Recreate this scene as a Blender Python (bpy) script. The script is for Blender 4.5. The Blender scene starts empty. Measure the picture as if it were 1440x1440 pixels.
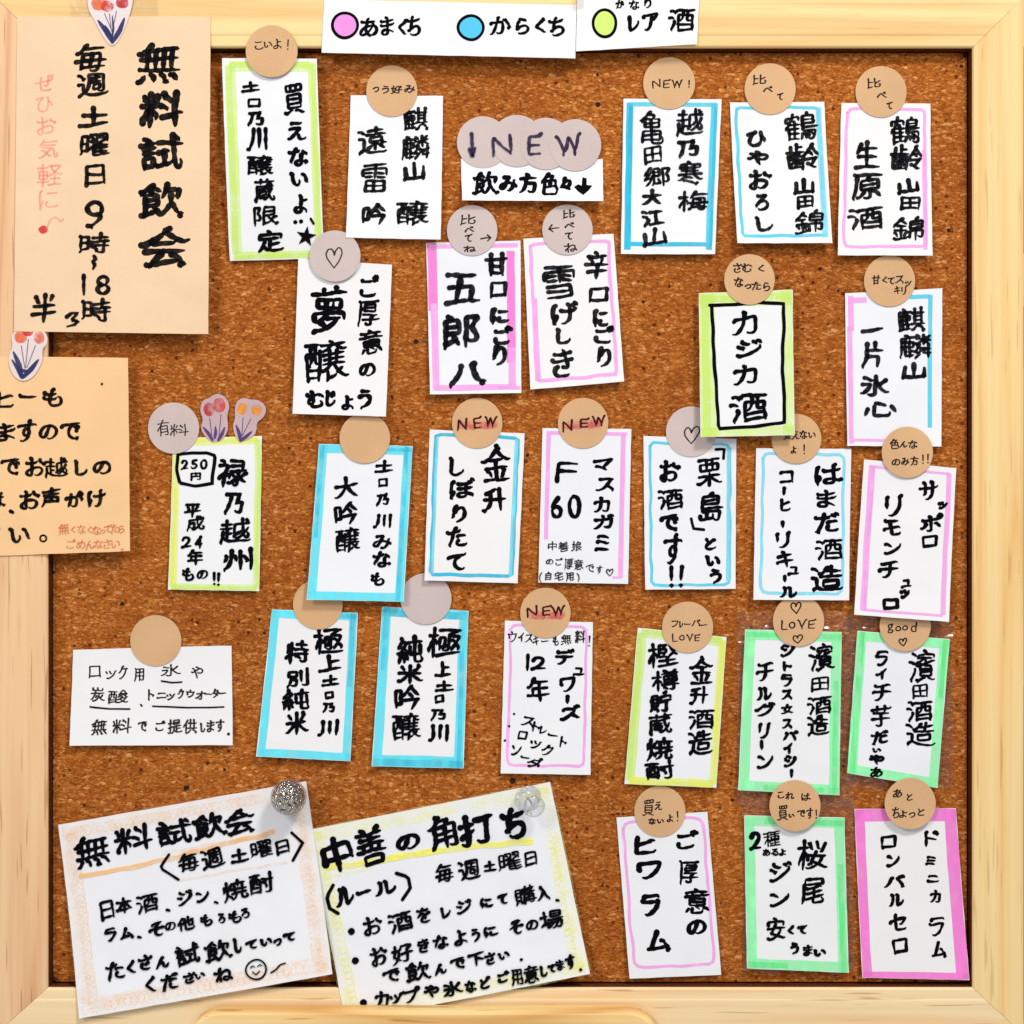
import bpy, bmesh, math, random
import numpy as np
from mathutils import Vector, noise

# ------------------------------------------------------------------ scene, camera, light
S = 0.00042            # metres per unit of the board's drawing grid (1440 units = 0.605 m)
D = 1.0                # camera to cork distance
scene = bpy.context.scene
cam_d = bpy.data.cameras.new('camera')
cam_d.sensor_width = 36.0
cam_d.lens = 18.0 * D / (720 * S)
cam_d.clip_start = 0.02
cam_d.clip_end = 50
cam = bpy.data.objects.new('camera', cam_d)
scene.collection.objects.link(cam)
cam.location = (0, -D, 0)
cam.rotation_euler = (math.radians(90), 0, 0)
scene.camera = cam

w = bpy.data.worlds.new('World'); scene.world = w; w.use_nodes = True
bg = w.node_tree.nodes['Background']
bg.inputs['Color'].default_value = (0.93, 0.95, 1.0, 1)
bg.inputs['Strength'].default_value = 0.50

def area(name, loc, target, size, power, color):
    l = bpy.data.lights.new(name, 'AREA'); l.shape = 'SQUARE'; l.size = size
    l.energy = power; l.color = color
    o = bpy.data.objects.new(name, l); scene.collection.objects.link(o)
    o.location = loc
    o.rotation_euler = (Vector(target) - Vector(loc)).to_track_quat('-Z', 'Y').to_euler()
    return o
area('area_light', (0.85, -1.45, 1.75), (0.0, 0, -0.05), 0.40, 38.5, (1.0, 0.975, 0.945))
area('area_light', (-1.1, -1.7, 1.0), (0, 0, -0.1), 0.5, 17.0, (1.0, 0.96, 0.91))  # added fill lamp on the left, out of view, softens the shadows

vs = scene.view_settings
vs.view_transform = 'Standard'; vs.look = 'None'; vs.gamma = 1.0; vs.exposure = 0.0
scene.display_settings.display_device = 'sRGB'
scene.cycles.transparent_max_bounces = 24
scene.cycles.max_bounces = 8
R = random.Random(7)

# ------------------------------------------------------------------ helpers
def lin(r, g, b):
    f = lambda c: (c / 255 / 12.92) if c / 255 <= 0.04045 else ((c / 255 + 0.055) / 1.055) ** 2.4
    return (f(r), f(g), f(b), 1.0)
def alb(r, g, b, k=0.86):
    c = lin(r, g, b); return (c[0] * k, c[1] * k, c[2] * k, 1)

def pos(x, y, h, k=1.0):
    """grid position (x right, y down), h metres proud of the cork"""
    return ((x - 720) * S * k, -h, (720 - y) * S * k)

def link(name, me, mat=None, parent=None, smooth=False):
    o = bpy.data.objects.new(name, me); scene.collection.objects.link(o)
    if mat: me.materials.append(mat)
    if parent: o.parent = parent
    if smooth:
        me.polygons.foreach_set('use_smooth', [True] * len(me.polygons))
    return o
def mesh(name, vs_, fs):
    me = bpy.data.meshes.new(name); me.from_pydata(vs_, [], fs); me.update(); return me
def tag(o, label=None, cat=None, group=None, kind=None):
    if label: o['label'] = label
    if cat: o['category'] = cat
    if group: o['group'] = group
    if kind: o['kind'] = kind
    return o
def empty(name, loc=(0, 0, 0)):
    o = bpy.data.objects.new(name, None); scene.collection.objects.link(o)
    o.location = loc; o.empty_display_size = 0.01; return o

# ------------------------------------------------------------------ materials
def new_mat(name):
    m = bpy.data.materials.new(name); m.use_nodes = True
    nt = m.node_tree; nt.nodes.clear()
    out = nt.nodes.new('ShaderNodeOutputMaterial')
    p = nt.nodes.new('ShaderNodeBsdfPrincipled')
    nt.links.new(p.outputs[0], out.inputs[0])
    return m, nt, p, out
def N(nt, t, **kw):
    n = nt.nodes.new(t)
    for k, v in kw.items():
        if hasattr(n, k): setattr(n, k, v)
        else: n.inputs[k.replace('_', ' ')].default_value = v
    return n
def ramp(nt, stops):
    r = nt.nodes.new('ShaderNodeValToRGB'); e = r.color_ramp.elements
    while len(e) < len(stops): e.new(0.5)
    for el, (p_, c) in zip(e, stops): el.position = p_; el.color = c
    return r
def coords(nt, scale=(1, 1, 1), rot=(0, 0, 0), loc=(0, 0, 0)):
    tc = nt.nodes.new('ShaderNodeTexCoord'); mp = nt.nodes.new('ShaderNodeMapping')
    mp.inputs['Scale'].default_value = scale; mp.inputs['Rotation'].default_value = rot
    mp.inputs['Location'].default_value = loc
    nt.links.new(tc.outputs['Object'], mp.inputs[0]); return mp
def mixc(nt, a, b, f, mode='MIX'):
    m = nt.nodes.new('ShaderNodeMix'); m.data_type = 'RGBA'; m.blend_type = mode
    for sock, v in ((m.inputs[6], a), (m.inputs[7], b), (m.inputs[0], f)):
        if hasattr(v, 'node'): nt.links.new(v, sock)
        else: sock.default_value = v
    return m.outputs[2]

def paper_mat(name, col, var=0.03, rough=0.62, fib=0.0, sheen=0.25, tone=True):
    m, nt, p, out = new_mat(name)
    mp = coords(nt)
    n1 = N(nt, 'ShaderNodeTexNoise', Scale=34.0, Detail=4.0)
    nt.links.new(mp.outputs[0], n1.inputs['Vector'])
    n2 = N(nt, 'ShaderNodeTexNoise', Scale=1500.0, Detail=3.0)
    nt.links.new(mp.outputs[0], n2.inputs['Vector'])
    d = tuple(c * (1 - var * 2.2) for c in col[:3]) + (1,)
    r = ramp(nt, [(0.3, d), (0.7, col)])
    nt.links.new(n1.outputs['Fac'], r.inputs[0])
    c = r.outputs[0]
    if tone:
        oi = nt.nodes.new('ShaderNodeObjectInfo'); rt = ramp(nt, [(0.0, (0.975, 0.985, 1.0, 1)), (0.5, (1, 1, 1, 1)), (1.0, (1.0, 0.985, 0.955, 1))])
        nt.links.new(oi.outputs['Random'], rt.inputs[0]); c = mixc(nt, c, rt.outputs[0], 1.0, 'MULTIPLY')
    if fib > 0:
        r2 = ramp(nt, [(0.35, (1 - fib, 1 - fib, 1 - fib * 1.2, 1)), (0.6, (1, 1, 1, 1))])
        nt.links.new(n2.outputs['Fac'], r2.inputs[0])
        c = mixc(nt, c, r2.outputs[0], 1.0, 'MULTIPLY')
    nt.links.new(c, p.inputs['Base Color'])
    p.inputs['Roughness'].default_value = rough
    p.inputs['Specular IOR Level'].default_value = sheen
    b = N(nt, 'ShaderNodeBump', Strength=0.12, Distance=0.0002)
    nt.links.new(n2.outputs['Fac'], b.inputs['Height'])
    n4 = N(nt, 'ShaderNodeTexNoise', Scale=22.0, Detail=1.0, Distortion=0.6); nt.links.new(mp.outputs[0], n4.inputs['Vector'])
    b2 = N(nt, 'ShaderNodeBump', Strength=0.35, Distance=0.004); nt.links.new(n4.outputs['Fac'], b2.inputs['Height'])
    nt.links.new(b2.outputs[0], b.inputs['Normal'])
    nt.links.new(b.outputs[0], p.inputs['Normal'])
    return m
def ink_mat(name, col, alpha=1.0, streak=(900, 900, 900), amount=0.3, rough=0.5, blot=120.0, spec=0.08):
    """marker ink: thins where the pen ran fast, pools where it rested"""
    m, nt, p, out = new_mat(name)
    mp = coords(nt, scale=streak)
    n1 = N(nt, 'ShaderNodeTexNoise', Scale=1.0, Detail=3.0)
    nt.links.new(mp.outputs[0], n1.inputs['Vector'])
    mp2 = coords(nt, scale=(blot,) * 3)
    n2 = N(nt, 'ShaderNodeTexNoise', Scale=1.0, Detail=2.0)
    nt.links.new(mp2.outputs[0], n2.inputs['Vector'])
    p.inputs['Base Color'].default_value = col
    p.inputs['Roughness'].default_value = rough
    p.inputs['Specular IOR Level'].default_value = spec
    tr = nt.nodes.new('ShaderNodeBsdfTransparent'); mx = nt.nodes.new('ShaderNodeMixShader')
    ad = N(nt, 'ShaderNodeMath', operation='ADD')
    nt.links.new(n1.outputs['Fac'], ad.inputs[0]); nt.links.new(n2.outputs['Fac'], ad.inputs[1])
    mr = N(nt, 'ShaderNodeMapRange')
    mr.inputs['From Min'].default_value = 0.75; mr.inputs['From Max'].default_value = 1.25
    mr.inputs['To Min'].default_value = max(0, alpha * (1 - amount)); mr.inputs['To Max'].default_value = min(1, alpha * (1 + amount * 0.6))
    nt.links.new(ad.outputs[0], mr.inputs['Value'])
    nt.links.new(mr.outputs[0], mx.inputs[0])
    nt.links.new(tr.outputs[0], mx.inputs[1]); nt.links.new(p.outputs[0], mx.inputs[2])
    nt.links.new(mx.outputs[0], out.inputs[0])
    return m

def cork_mat():
    m, nt, p, out = new_mat('cork')
    base = coords(nt)
    wob = N(nt, 'ShaderNodeTexNoise', Scale=260.0, Detail=2.0)
    nt.links.new(base.outputs[0], wob.inputs['Vector'])
    vm = N(nt, 'ShaderNodeVectorMath', operation='SCALE'); vm.inputs['Scale'].default_value = 0.0022
    nt.links.new(wob.outputs['Color'], vm.inputs[0])
    va = N(nt, 'ShaderNodeVectorMath', operation='ADD')
    nt.links.new(base.outputs[0], va.inputs[0]); nt.links.new(vm.outputs[0], va.inputs[1])
    sc = N(nt, 'ShaderNodeMapping'); sc.inputs['Scale'].default_value = (0.60, 1, 1.25)
    nt.links.new(va.outputs[0], sc.inputs[0])
    v1 = N(nt, 'ShaderNodeTexVoronoi', Scale=520.0); nt.links.new(sc.outputs[0], v1.inputs['Vector'])
    v2 = N(nt, 'ShaderNodeTexVoronoi', Scale=1050.0); nt.links.new(sc.outputs[0], v2.inputs['Vector'])
    v3 = N(nt, 'ShaderNodeTexVoronoi', Scale=210.0); nt.links.new(sc.outputs[0], v3.inputs['Vector'])
    def sepr(v):
        s = nt.nodes.new('ShaderNodeSeparateColor'); nt.links.new(v.outputs['Color'], s.inputs[0]); return s.outputs[0]
    s1, s2, s3 = sepr(v1), sepr(v2), sepr(v3)
    r1 = ramp(nt, [(0.0, lin(118, 52, 10)), (0.30, lin(152, 80, 24)), (0.66, lin(172, 96, 36)), (0.88, lin(196, 122, 62)), (0.95, lin(222, 152, 92)), (1.0, lin(246, 184, 130))])
    nt.links.new(s1, r1.inputs[0])
    r2 = ramp(nt, [(0.0, lin(92, 34, 4)), (0.25, lin(146, 74, 22)), (0.75, lin(174, 98, 40)), (0.92, lin(204, 132, 70)), (1.0, lin(236, 172, 112))])
    nt.links.new(s2, r2.inputs[0])
    c = mixc(nt, mixc(nt, r1.outputs[0], r2.outputs[0], 0.55), lin(163, 90, 33), 0.16)
    # sparse dark bark specks
    r3 = ramp(nt, [(0.0, (0.22, 0.15, 0.12, 1)), (0.05, (0.35, 0.25, 0.2, 1)), (0.09, (1, 1, 1, 1))])
    sp = N(nt, 'ShaderNodeTexVoronoi', Scale=330.0); nt.links.new(va.outputs[0], sp.inputs['Vector'])
    nt.links.new(sepr(sp), r3.inputs[0])
    d3 = ramp(nt, [(0.25, (1, 1, 1, 1)), (0.45, (0, 0, 0, 1))]); nt.links.new(sp.outputs['Distance'], d3.inputs[0])
    c = mixc(nt, c, mixc(nt, c, r3.outputs[0], 1.0, 'MULTIPLY'), d3.outputs[0])
    # broad tonal drift
    nl = N(nt, 'ShaderNodeTexNoise', Scale=11.0, Detail=3.0); nt.links.new(base.outputs[0], nl.inputs['Vector'])
    rl = ramp(nt, [(0.28, (0.96, 0.94, 0.78, 1)), (0.72, (1.22, 1.25, 1.02, 1))]); nt.links.new(nl.outputs['Fac'], rl.inputs[0])
    c = mixc(nt, c, rl.outputs[0], 1.0, 'MULTIPLY')
    # gaps between granules
    ve = N(nt, 'ShaderNodeTexVoronoi', Scale=520.0, feature='DISTANCE_TO_EDGE'); nt.links.new(sc.outputs[0], ve.inputs['Vector'])
    re = ramp(nt, [(0.0, (0.52, 0.42, 0.34, 1)), (0.09, (1, 1, 1, 1))]); nt.links.new(ve.outputs['Distance'], re.inputs[0])
    c = mixc(nt, c, re.outputs[0], 0.55, 'MULTIPLY')
    nt.links.new(c, p.inputs['Base Color'])
    p.inputs['Roughness'].default_value = 0.8
    p.inputs['Specular IOR Level'].default_value = 0.12
    m1 = N(nt, 'ShaderNodeMath', operation='ADD'); nt.links.new(s1, m1.inputs[0]); nt.links.new(s2, m1.inputs[1])
    m2 = N(nt, 'ShaderNodeMath', operation='ADD'); nt.links.new(m1.outputs[0], m2.inputs[0]); nt.links.new(re.outputs[0], m2.inputs[1])
    b = N(nt, 'ShaderNodeBump', Strength=0.42, Distance=0.0007); nt.links.new(m2.outputs[0], b.inputs['Height'])
    nt.links.new(b.outputs[0], p.inputs['Normal'])
    return m

def wood_mat(name, axis, light, mid, dark, seed=0.0, pores=1.0):
    """pine: long growth bands along axis ('x' or 'z'), short dark pores"""
    m, nt, p, out = new_mat(name)
    lo = (seed, seed * 1.7, seed * 0.6)
    sc = (0.9, 10, 17) if axis == 'x' else (17, 10, 0.9)
    sf = (9, 200, 420) if axis == 'x' else (420, 200, 9)
    sp_ = (22, 200, 520) if axis == 'x' else (520, 200, 22)
    a = coords(nt, scale=sc, loc=lo)
    n1 = N(nt, 'ShaderNodeTexNoise', Scale=2.0, Detail=2.0, Distortion=0.25); nt.links.new(a.outputs[0], n1.inputs['Vector'])
    mul = N(nt, 'ShaderNodeMath', operation='MULTIPLY'); mul.inputs[1].default_value = 3.6
    nt.links.new(n1.outputs['Fac'], mul.inputs[0])
    fr = N(nt, 'ShaderNodeMath', operation='PINGPONG'); fr.inputs[1].default_value = 0.5
    nt.links.new(mul.outputs[0], fr.inputs[0])
    r1 = ramp(nt, [(0.0, dark), (0.30, mid), (0.75, light), (1.0, light)])
    m2x = N(nt, 'ShaderNodeMath', operation='MULTIPLY'); m2x.inputs[1].default_value = 2.0
    nt.links.new(fr.outputs[0], m2x.inputs[0]); nt.links.new(m2x.outputs[0], r1.inputs[0])
    f = coords(nt, scale=sf, loc=lo)
    n2 = N(nt, 'ShaderNodeTexNoise', Scale=1.0, Detail=4.0); nt.links.new(f.outputs[0], n2.inputs['Vector'])
    r2 = ramp(nt, [(0.3, (0.94, 0.91, 0.86, 1)), (0.6, (1, 1, 1, 1))]); nt.links.new(n2.outputs['Fac'], r2.inputs[0])
    c = mixc(nt, r1.outputs[0], r2.outputs[0], 0.8, 'MULTIPLY')
    g = coords(nt, scale=sp_, loc=(seed * 2, 0, seed))
    n3 = N(nt, 'ShaderNodeTexNoise', Scale=1.0, Detail=1.0); nt.links.new(g.outputs[0], n3.inputs['Vector'])
    r3 = ramp(nt, [(0.655, (1, 1, 1, 1)), (0.72, (0.66, 0.55, 0.43, 1))]); nt.links.new(n3.outputs['Fac'], r3.inputs[0])
    c = mixc(nt, c, r3.outputs[0], 0.85 * pores, 'MULTIPLY')
    nt.links.new(c, p.inputs['Base Color'])
    p.inputs['Roughness'].default_value = 0.48
    p.inputs['Specular IOR Level'].default_value = 0.35
    b = N(nt, 'ShaderNodeBump', Strength=0.15, Distance=0.0003); nt.links.new(n2.outputs['Fac'], b.inputs['Height'])
    nt.links.new(b.outputs[0], p.inputs['Normal'])
    return m
def film_mat(name, gloss, tint=(1, 1, 1, 1), bump=0.0, scale=300.0, rough=0.08, milky=0.0, top=0.9):
    m, nt, p, out = new_mat(name)
    tr = nt.nodes.new('ShaderNodeBsdfTransparent'); tr.inputs[0].default_value = tint
    gl = nt.nodes.new('ShaderNodeBsdfGlossy'); gl.inputs['Roughness'].default_value = rough
    lw = N(nt, 'ShaderNodeLayerWeight', Blend=0.35)
    mr = N(nt, 'ShaderNodeMapRange'); mr.inputs['To Min'].default_value = gloss; mr.inputs['To Max'].default_value = top
    nt.links.new(lw.outputs['Fresnel'], mr.inputs['Value'])
    mx = nt.nodes.new('ShaderNodeMixShader'); nt.links.new(mr.outputs[0], mx.inputs[0])
    nt.links.new(tr.outputs[0], mx.inputs[1]); nt.links.new(gl.outputs[0], mx.inputs[2])
    last = mx
    if milky:
        df = nt.nodes.new('ShaderNodeBsdfDiffuse'); df.inputs[0].default_value = (0.85, 0.85, 0.88, 1)
        m3 = nt.nodes.new('ShaderNodeMixShader'); m3.inputs[0].default_value = milky
        nt.links.new(mx.outputs[0], m3.inputs[1]); nt.links.new(df.outputs[0], m3.inputs[2]); last = m3
    if bump:
        mp = coords(nt); n = N(nt, 'ShaderNodeTexNoise', Scale=scale, Detail=2.0, Distortion=1.0)
        nt.links.new(mp.outputs[0], n.inputs['Vector'])
        b = N(nt, 'ShaderNodeBump', Strength=bump, Distance=0.002); nt.links.new(n.outputs['Fac'], b.inputs['Height'])
        nt.links.new(b.outputs[0], gl.inputs['Normal']); nt.links.new(b.outputs[0], lw.inputs['Normal'])
    nt.links.new(last.outputs[0], out.inputs[0])
    return m

M = {}
M['cork'] = cork_mat()
M['white'] = paper_mat('white_paper', (0.83, 0.83, 0.845, 1), 0.012)
M['cream'] = paper_mat('note_paper', (0.82, 0.83, 0.865, 1), 0.012)
M['kraft_pale'] = paper_mat('pale_kraft_paper', alb(250, 214, 174, 0.92), 0.03, fib=0.05)
M['kraft_warm'] = paper_mat('warm_kraft_paper', alb(254, 208, 154, 0.93), 0.03, fib=0.05)
M['sticker_kraft'] = paper_mat('kraft_sticker', alb(228, 182, 134, 0.92), 0.05, 0.6, 0.08)
M['sticker_pink'] = paper_mat('washi_sticker', alb(222, 203, 198, 0.86), 0.04, 0.55, 0.06)
M['pine_top'] = wood_mat('pine_top', 'x', alb(253, 222, 156, 0.9), alb(251, 212, 146, 0.9), alb(246, 200, 132, 0.9), 3.1, 0.3)
M['pine_right'] = wood_mat('pine_right', 'z', alb(253, 220, 156, 0.9), alb(251, 211, 144, 0.9), alb(246, 198, 126, 0.9), 7.3, 0.6)
M['pine_bottom'] = wood_mat('pine_bottom', 'x', alb(248, 220, 172, 0.95), alb(243, 204, 150, 0.95), alb(230, 182, 126, 0.95), 11.9)
M['pine_left'] = wood_mat('pine_left', 'z', alb(240, 198, 150, 0.97), alb(232, 184, 138, 0.97), alb(216, 164, 116, 0.97), 19.4)  # pinker left rail: colour shift of the light put into the wood tone
M['pine_ledge'] = wood_mat('pine_ledge', 'x', alb(252, 226, 164, 0.95), alb(248, 208, 140, 0.95), alb(226, 172, 100, 0.95), 29.4)
STK = (900, 900, 900)
M['black'] = ink_mat('black_marker', (0.003, 0.003, 0.0045, 1), 1.0, amount=0.0, rough=0.6, spec=0.02)
M['black_dry'] = ink_mat('black_brush_dry', (0.004, 0.004, 0.0055, 1), 0.97, (1500, 1500, 1500), 0.17, rough=0.6, blot=260, spec=0.02)
M['pen'] = ink_mat('black_pen', (0.02, 0.014, 0.014, 1), 0.92, amount=0.12)
M['violet'] = ink_mat('violet_black_pen', (0.035, 0.02, 0.06, 1), 0.95, (1200,) * 3, 0.25)
M['darkred'] = ink_mat('dark_red_pen', (0.06, 0.004, 0.010, 1), 0.95, amount=0.1)
M['rouge'] = ink_mat('red_marker_wash', lin(232, 96, 110), 0.26, (420,) * 3, 0.6, blot=180)
M['pinktext'] = ink_mat('faded_red_pen', lin(246, 146, 132), 0.46, (1400,) * 3, 0.5)
M['redtext'] = ink_mat('thin_red_pen', lin(214, 110, 84), 0.75, (1400,) * 3, 0.4)
M['reddot'] = ink_mat('red_pen', lin(222, 60, 60), 0.9, (900,) * 3, 0.2)
M['lime'] = ink_mat('lime_highlighter', lin(222, 250, 128), 0.50, (260, 260, 30), 0.4)
M['yellow'] = ink_mat('yellow_highlighter', lin(244, 252, 120), 0.52, (260, 260, 30), 0.45)
M['cyan'] = ink_mat('light_blue_highlighter', lin(96, 212, 236), 0.85, (300, 300, 60), 0.3)
M['cyan_deep'] = ink_mat('blue_highlighter', lin(56, 192, 224), 0.86, (300, 300, 60), 0.25)
M['cyan_pale'] = ink_mat('pale_blue_highlighter', lin(140, 224, 244), 0.85, (300, 300, 60), 0.3)
M['teal'] = ink_mat('turquoise_highlighter', lin(108, 232, 248), 0.84, (200, 200, 40), 0.28)
M['teal_streak'] = ink_mat('turquoise_highlighter_streak', lin(78, 200, 226), 0.38, (240, 240, 24), 0.9)
M['pink'] = ink_mat('pink_highlighter', lin(250, 176, 238), 0.85, (300, 300, 60), 0.3)
M['pink_deep'] = ink_mat('strong_pink_highlighter', lin(252, 134, 218), 0.84, (200, 200, 40), 0.28)
M['green'] = ink_mat('green_highlighter', lin(156, 252, 182), 0.86, (200, 200, 40), 0.3)
M['green_streak'] = ink_mat('green_highlighter_streak', lin(100, 236, 146), 0.34, (240, 240, 24), 0.9)
M['crayon_o'] = ink_mat('orange_pencil', lin(255, 218, 176), 0.10, (420, 420, 1500), 0.95, blot=140)
M['crayon_o2'] = ink_mat('orange_pencil_firm', lin(255, 200, 128), 0.60, (420, 420, 1200), 0.6)
M['crayon_y'] = ink_mat('yellow_pencil', lin(254, 253, 170), 0.14, (260, 260, 900), 0.9, blot=90)
M['crayon_y2'] = ink_mat('yellow_pencil_firm', lin(253, 250, 110), 0.72, (300, 300, 900), 0.5)
M['petal_red'] = ink_mat('red_petal_print', lin(226, 70, 62), 0.66, (330,) * 3, 0.75)
M['petal_orange'] = ink_mat('orange_petal_print', lin(238, 124, 84), 0.66, (330,) * 3, 0.75)
M['petal_gold'] = ink_mat('golden_petal_print', lin(240, 160, 62), 0.66, (330,) * 3, 0.75)
M['petal_rose'] = ink_mat('rose_petal_print', lin(206, 62, 70), 0.66, (330,) * 3, 0.75)
M['leaf_blue'] = ink_mat('blue_leaf_print', lin(48, 52, 98), 0.88, (700,) * 3, 0.2)
M['leaf_violet'] = ink_mat('violet_leaf_print', lin(86, 66, 120), 0.9, (700,) * 3, 0.25)
M['stem'] = ink_mat('grey_stem_print', lin(90, 84, 104), 0.85, amount=0.15)
M['scribble_o'] = ink_mat('orange_pencil_loops', lin(253, 200, 140), 0.17, (420, 420, 1500), 0.9)
M['scribble_y'] = ink_mat('yellow_pencil_loops', lin(252, 250, 140), 0.30, (420, 420, 1500), 0.9)
M['film'] = film_mat('clear_film', 0.055, bump=0.0, rough=0.15, top=0.28)
M['tape'] = film_mat('clear_tape', 0.02, tint=(1, 1, 0.99, 1), bump=0.15, scale=90.0, rough=0.15, top=0.3)
M['seal'] = film_mat('frosted_sticker_film', 0.03, tint=(0.98, 0.93, 0.93, 1), rough=0.3, milky=0.62)
# ------------------------------------------------------------------ handwriting: centre lines of characters, drawn again with a pen
PPE = 150; PAD = 16
_txt = bpy.data.curves.new('pen_source', 'FONT'); _txto = bpy.data.objects.new('pen_source', _txt)
scene.collection.objects.link(_txto)
_txt.size = 1.0; _txt.resolution_u = 4
def raster(ch):
    _txt.body = ch
    dg = bpy.context.evaluated_depsgraph_get(); dg.update()
    ob = _txto.evaluated_get(dg); me = ob.to_mesh()
    me.calc_loop_triangles()
    n = len(me.vertices)
    co = np.empty(n * 3); me.vertices.foreach_get('co', co); co = co.reshape(-1, 3)[:, :2]
    tr = np.empty(len(me.loop_triangles) * 3, dtype=np.int32); me.loop_triangles.foreach_get('vertices', tr); tr = tr.reshape(-1, 3)
    ob.to_mesh_clear()
    if n == 0: return None
    mn = co.min(0); mx = co.max(0)
    sc = PPE / max(0.55, (mx - mn).max()) * (0.95 if (mx - mn).max() > 0.5 else 0.6)
    P = (co - mn) * sc; P[:, 1] = (mx[1] - mn[1]) * sc - P[:, 1]; P += PAD
    Wd, Ht = int((mx[0] - mn[0]) * sc) + 2 * PAD + 2, int((mx[1] - mn[1]) * sc) + 2 * PAD + 2
    im = np.zeros((Ht, Wd), bool)
    for t in tr:
        a, b, c = P[t]
        x0, x1 = int(min(a[0], b[0], c[0])), int(max(a[0], b[0], c[0])) + 2
        y0, y1 = int(min(a[1], b[1], c[1])), int(max(a[1], b[1], c[1])) + 2
        d = (b[0] - a[0]) * (c[1] - a[1]) - (c[0] - a[0]) * (b[1] - a[1])
        if abs(d) < 1e-9: continue
        yy, xx = np.mgrid[y0:y1, x0:x1]
        l1 = ((b[0] - xx) * (c[1] - yy) - (c[0] - xx) * (b[1] - yy)) / d
        l2 = ((c[0] - xx) * (a[1] - yy) - (a[0] - xx) * (c[1] - yy)) / d
        ins = (l1 >= -.002) & (l2 >= -.002) & (l1 + l2 <= 1.002)
        im[y0:y1, x0:x1] |= ins
    return im, sc, mn, mx
def thin(im):
    """Guo-Hall thinning"""
    im = im.astype(bool)
    while True:
        ch = False
        for s in (0, 1):
            p2 = np.roll(im, 1, 0); p6 = np.roll(im, -1, 0); p4 = np.roll(im, -1, 1); p8 = np.roll(im, 1, 1)
            p3 = np.roll(p2, -1, 1); p9 = np.roll(p2, 1, 1); p5 = np.roll(p6, -1, 1); p7 = np.roll(p6, 1, 1)
            I = lambda q: q.astype(np.int8)
            C = I(~p2 & (p3 | p4)) + I(~p4 & (p5 | p6)) + I(~p6 & (p7 | p8)) + I(~p8 & (p9 | p2))
            n1 = I(p9 | p2) + I(p3 | p4) + I(p5 | p6) + I(p7 | p8); n2 = I(p2 | p3) + I(p4 | p5) + I(p6 | p7) + I(p8 | p9)
            n = np.minimum(n1, n2)
            m = ((p2 | p3 | ~p5) & p4) if s == 0 else ((p6 | p7 | ~p9) & p8)
            k = im & (C == 1) & (n >= 2) & (n <= 3) & ~m
            if k.any(): im = im & ~k; ch = True
        if not ch: return im
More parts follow.
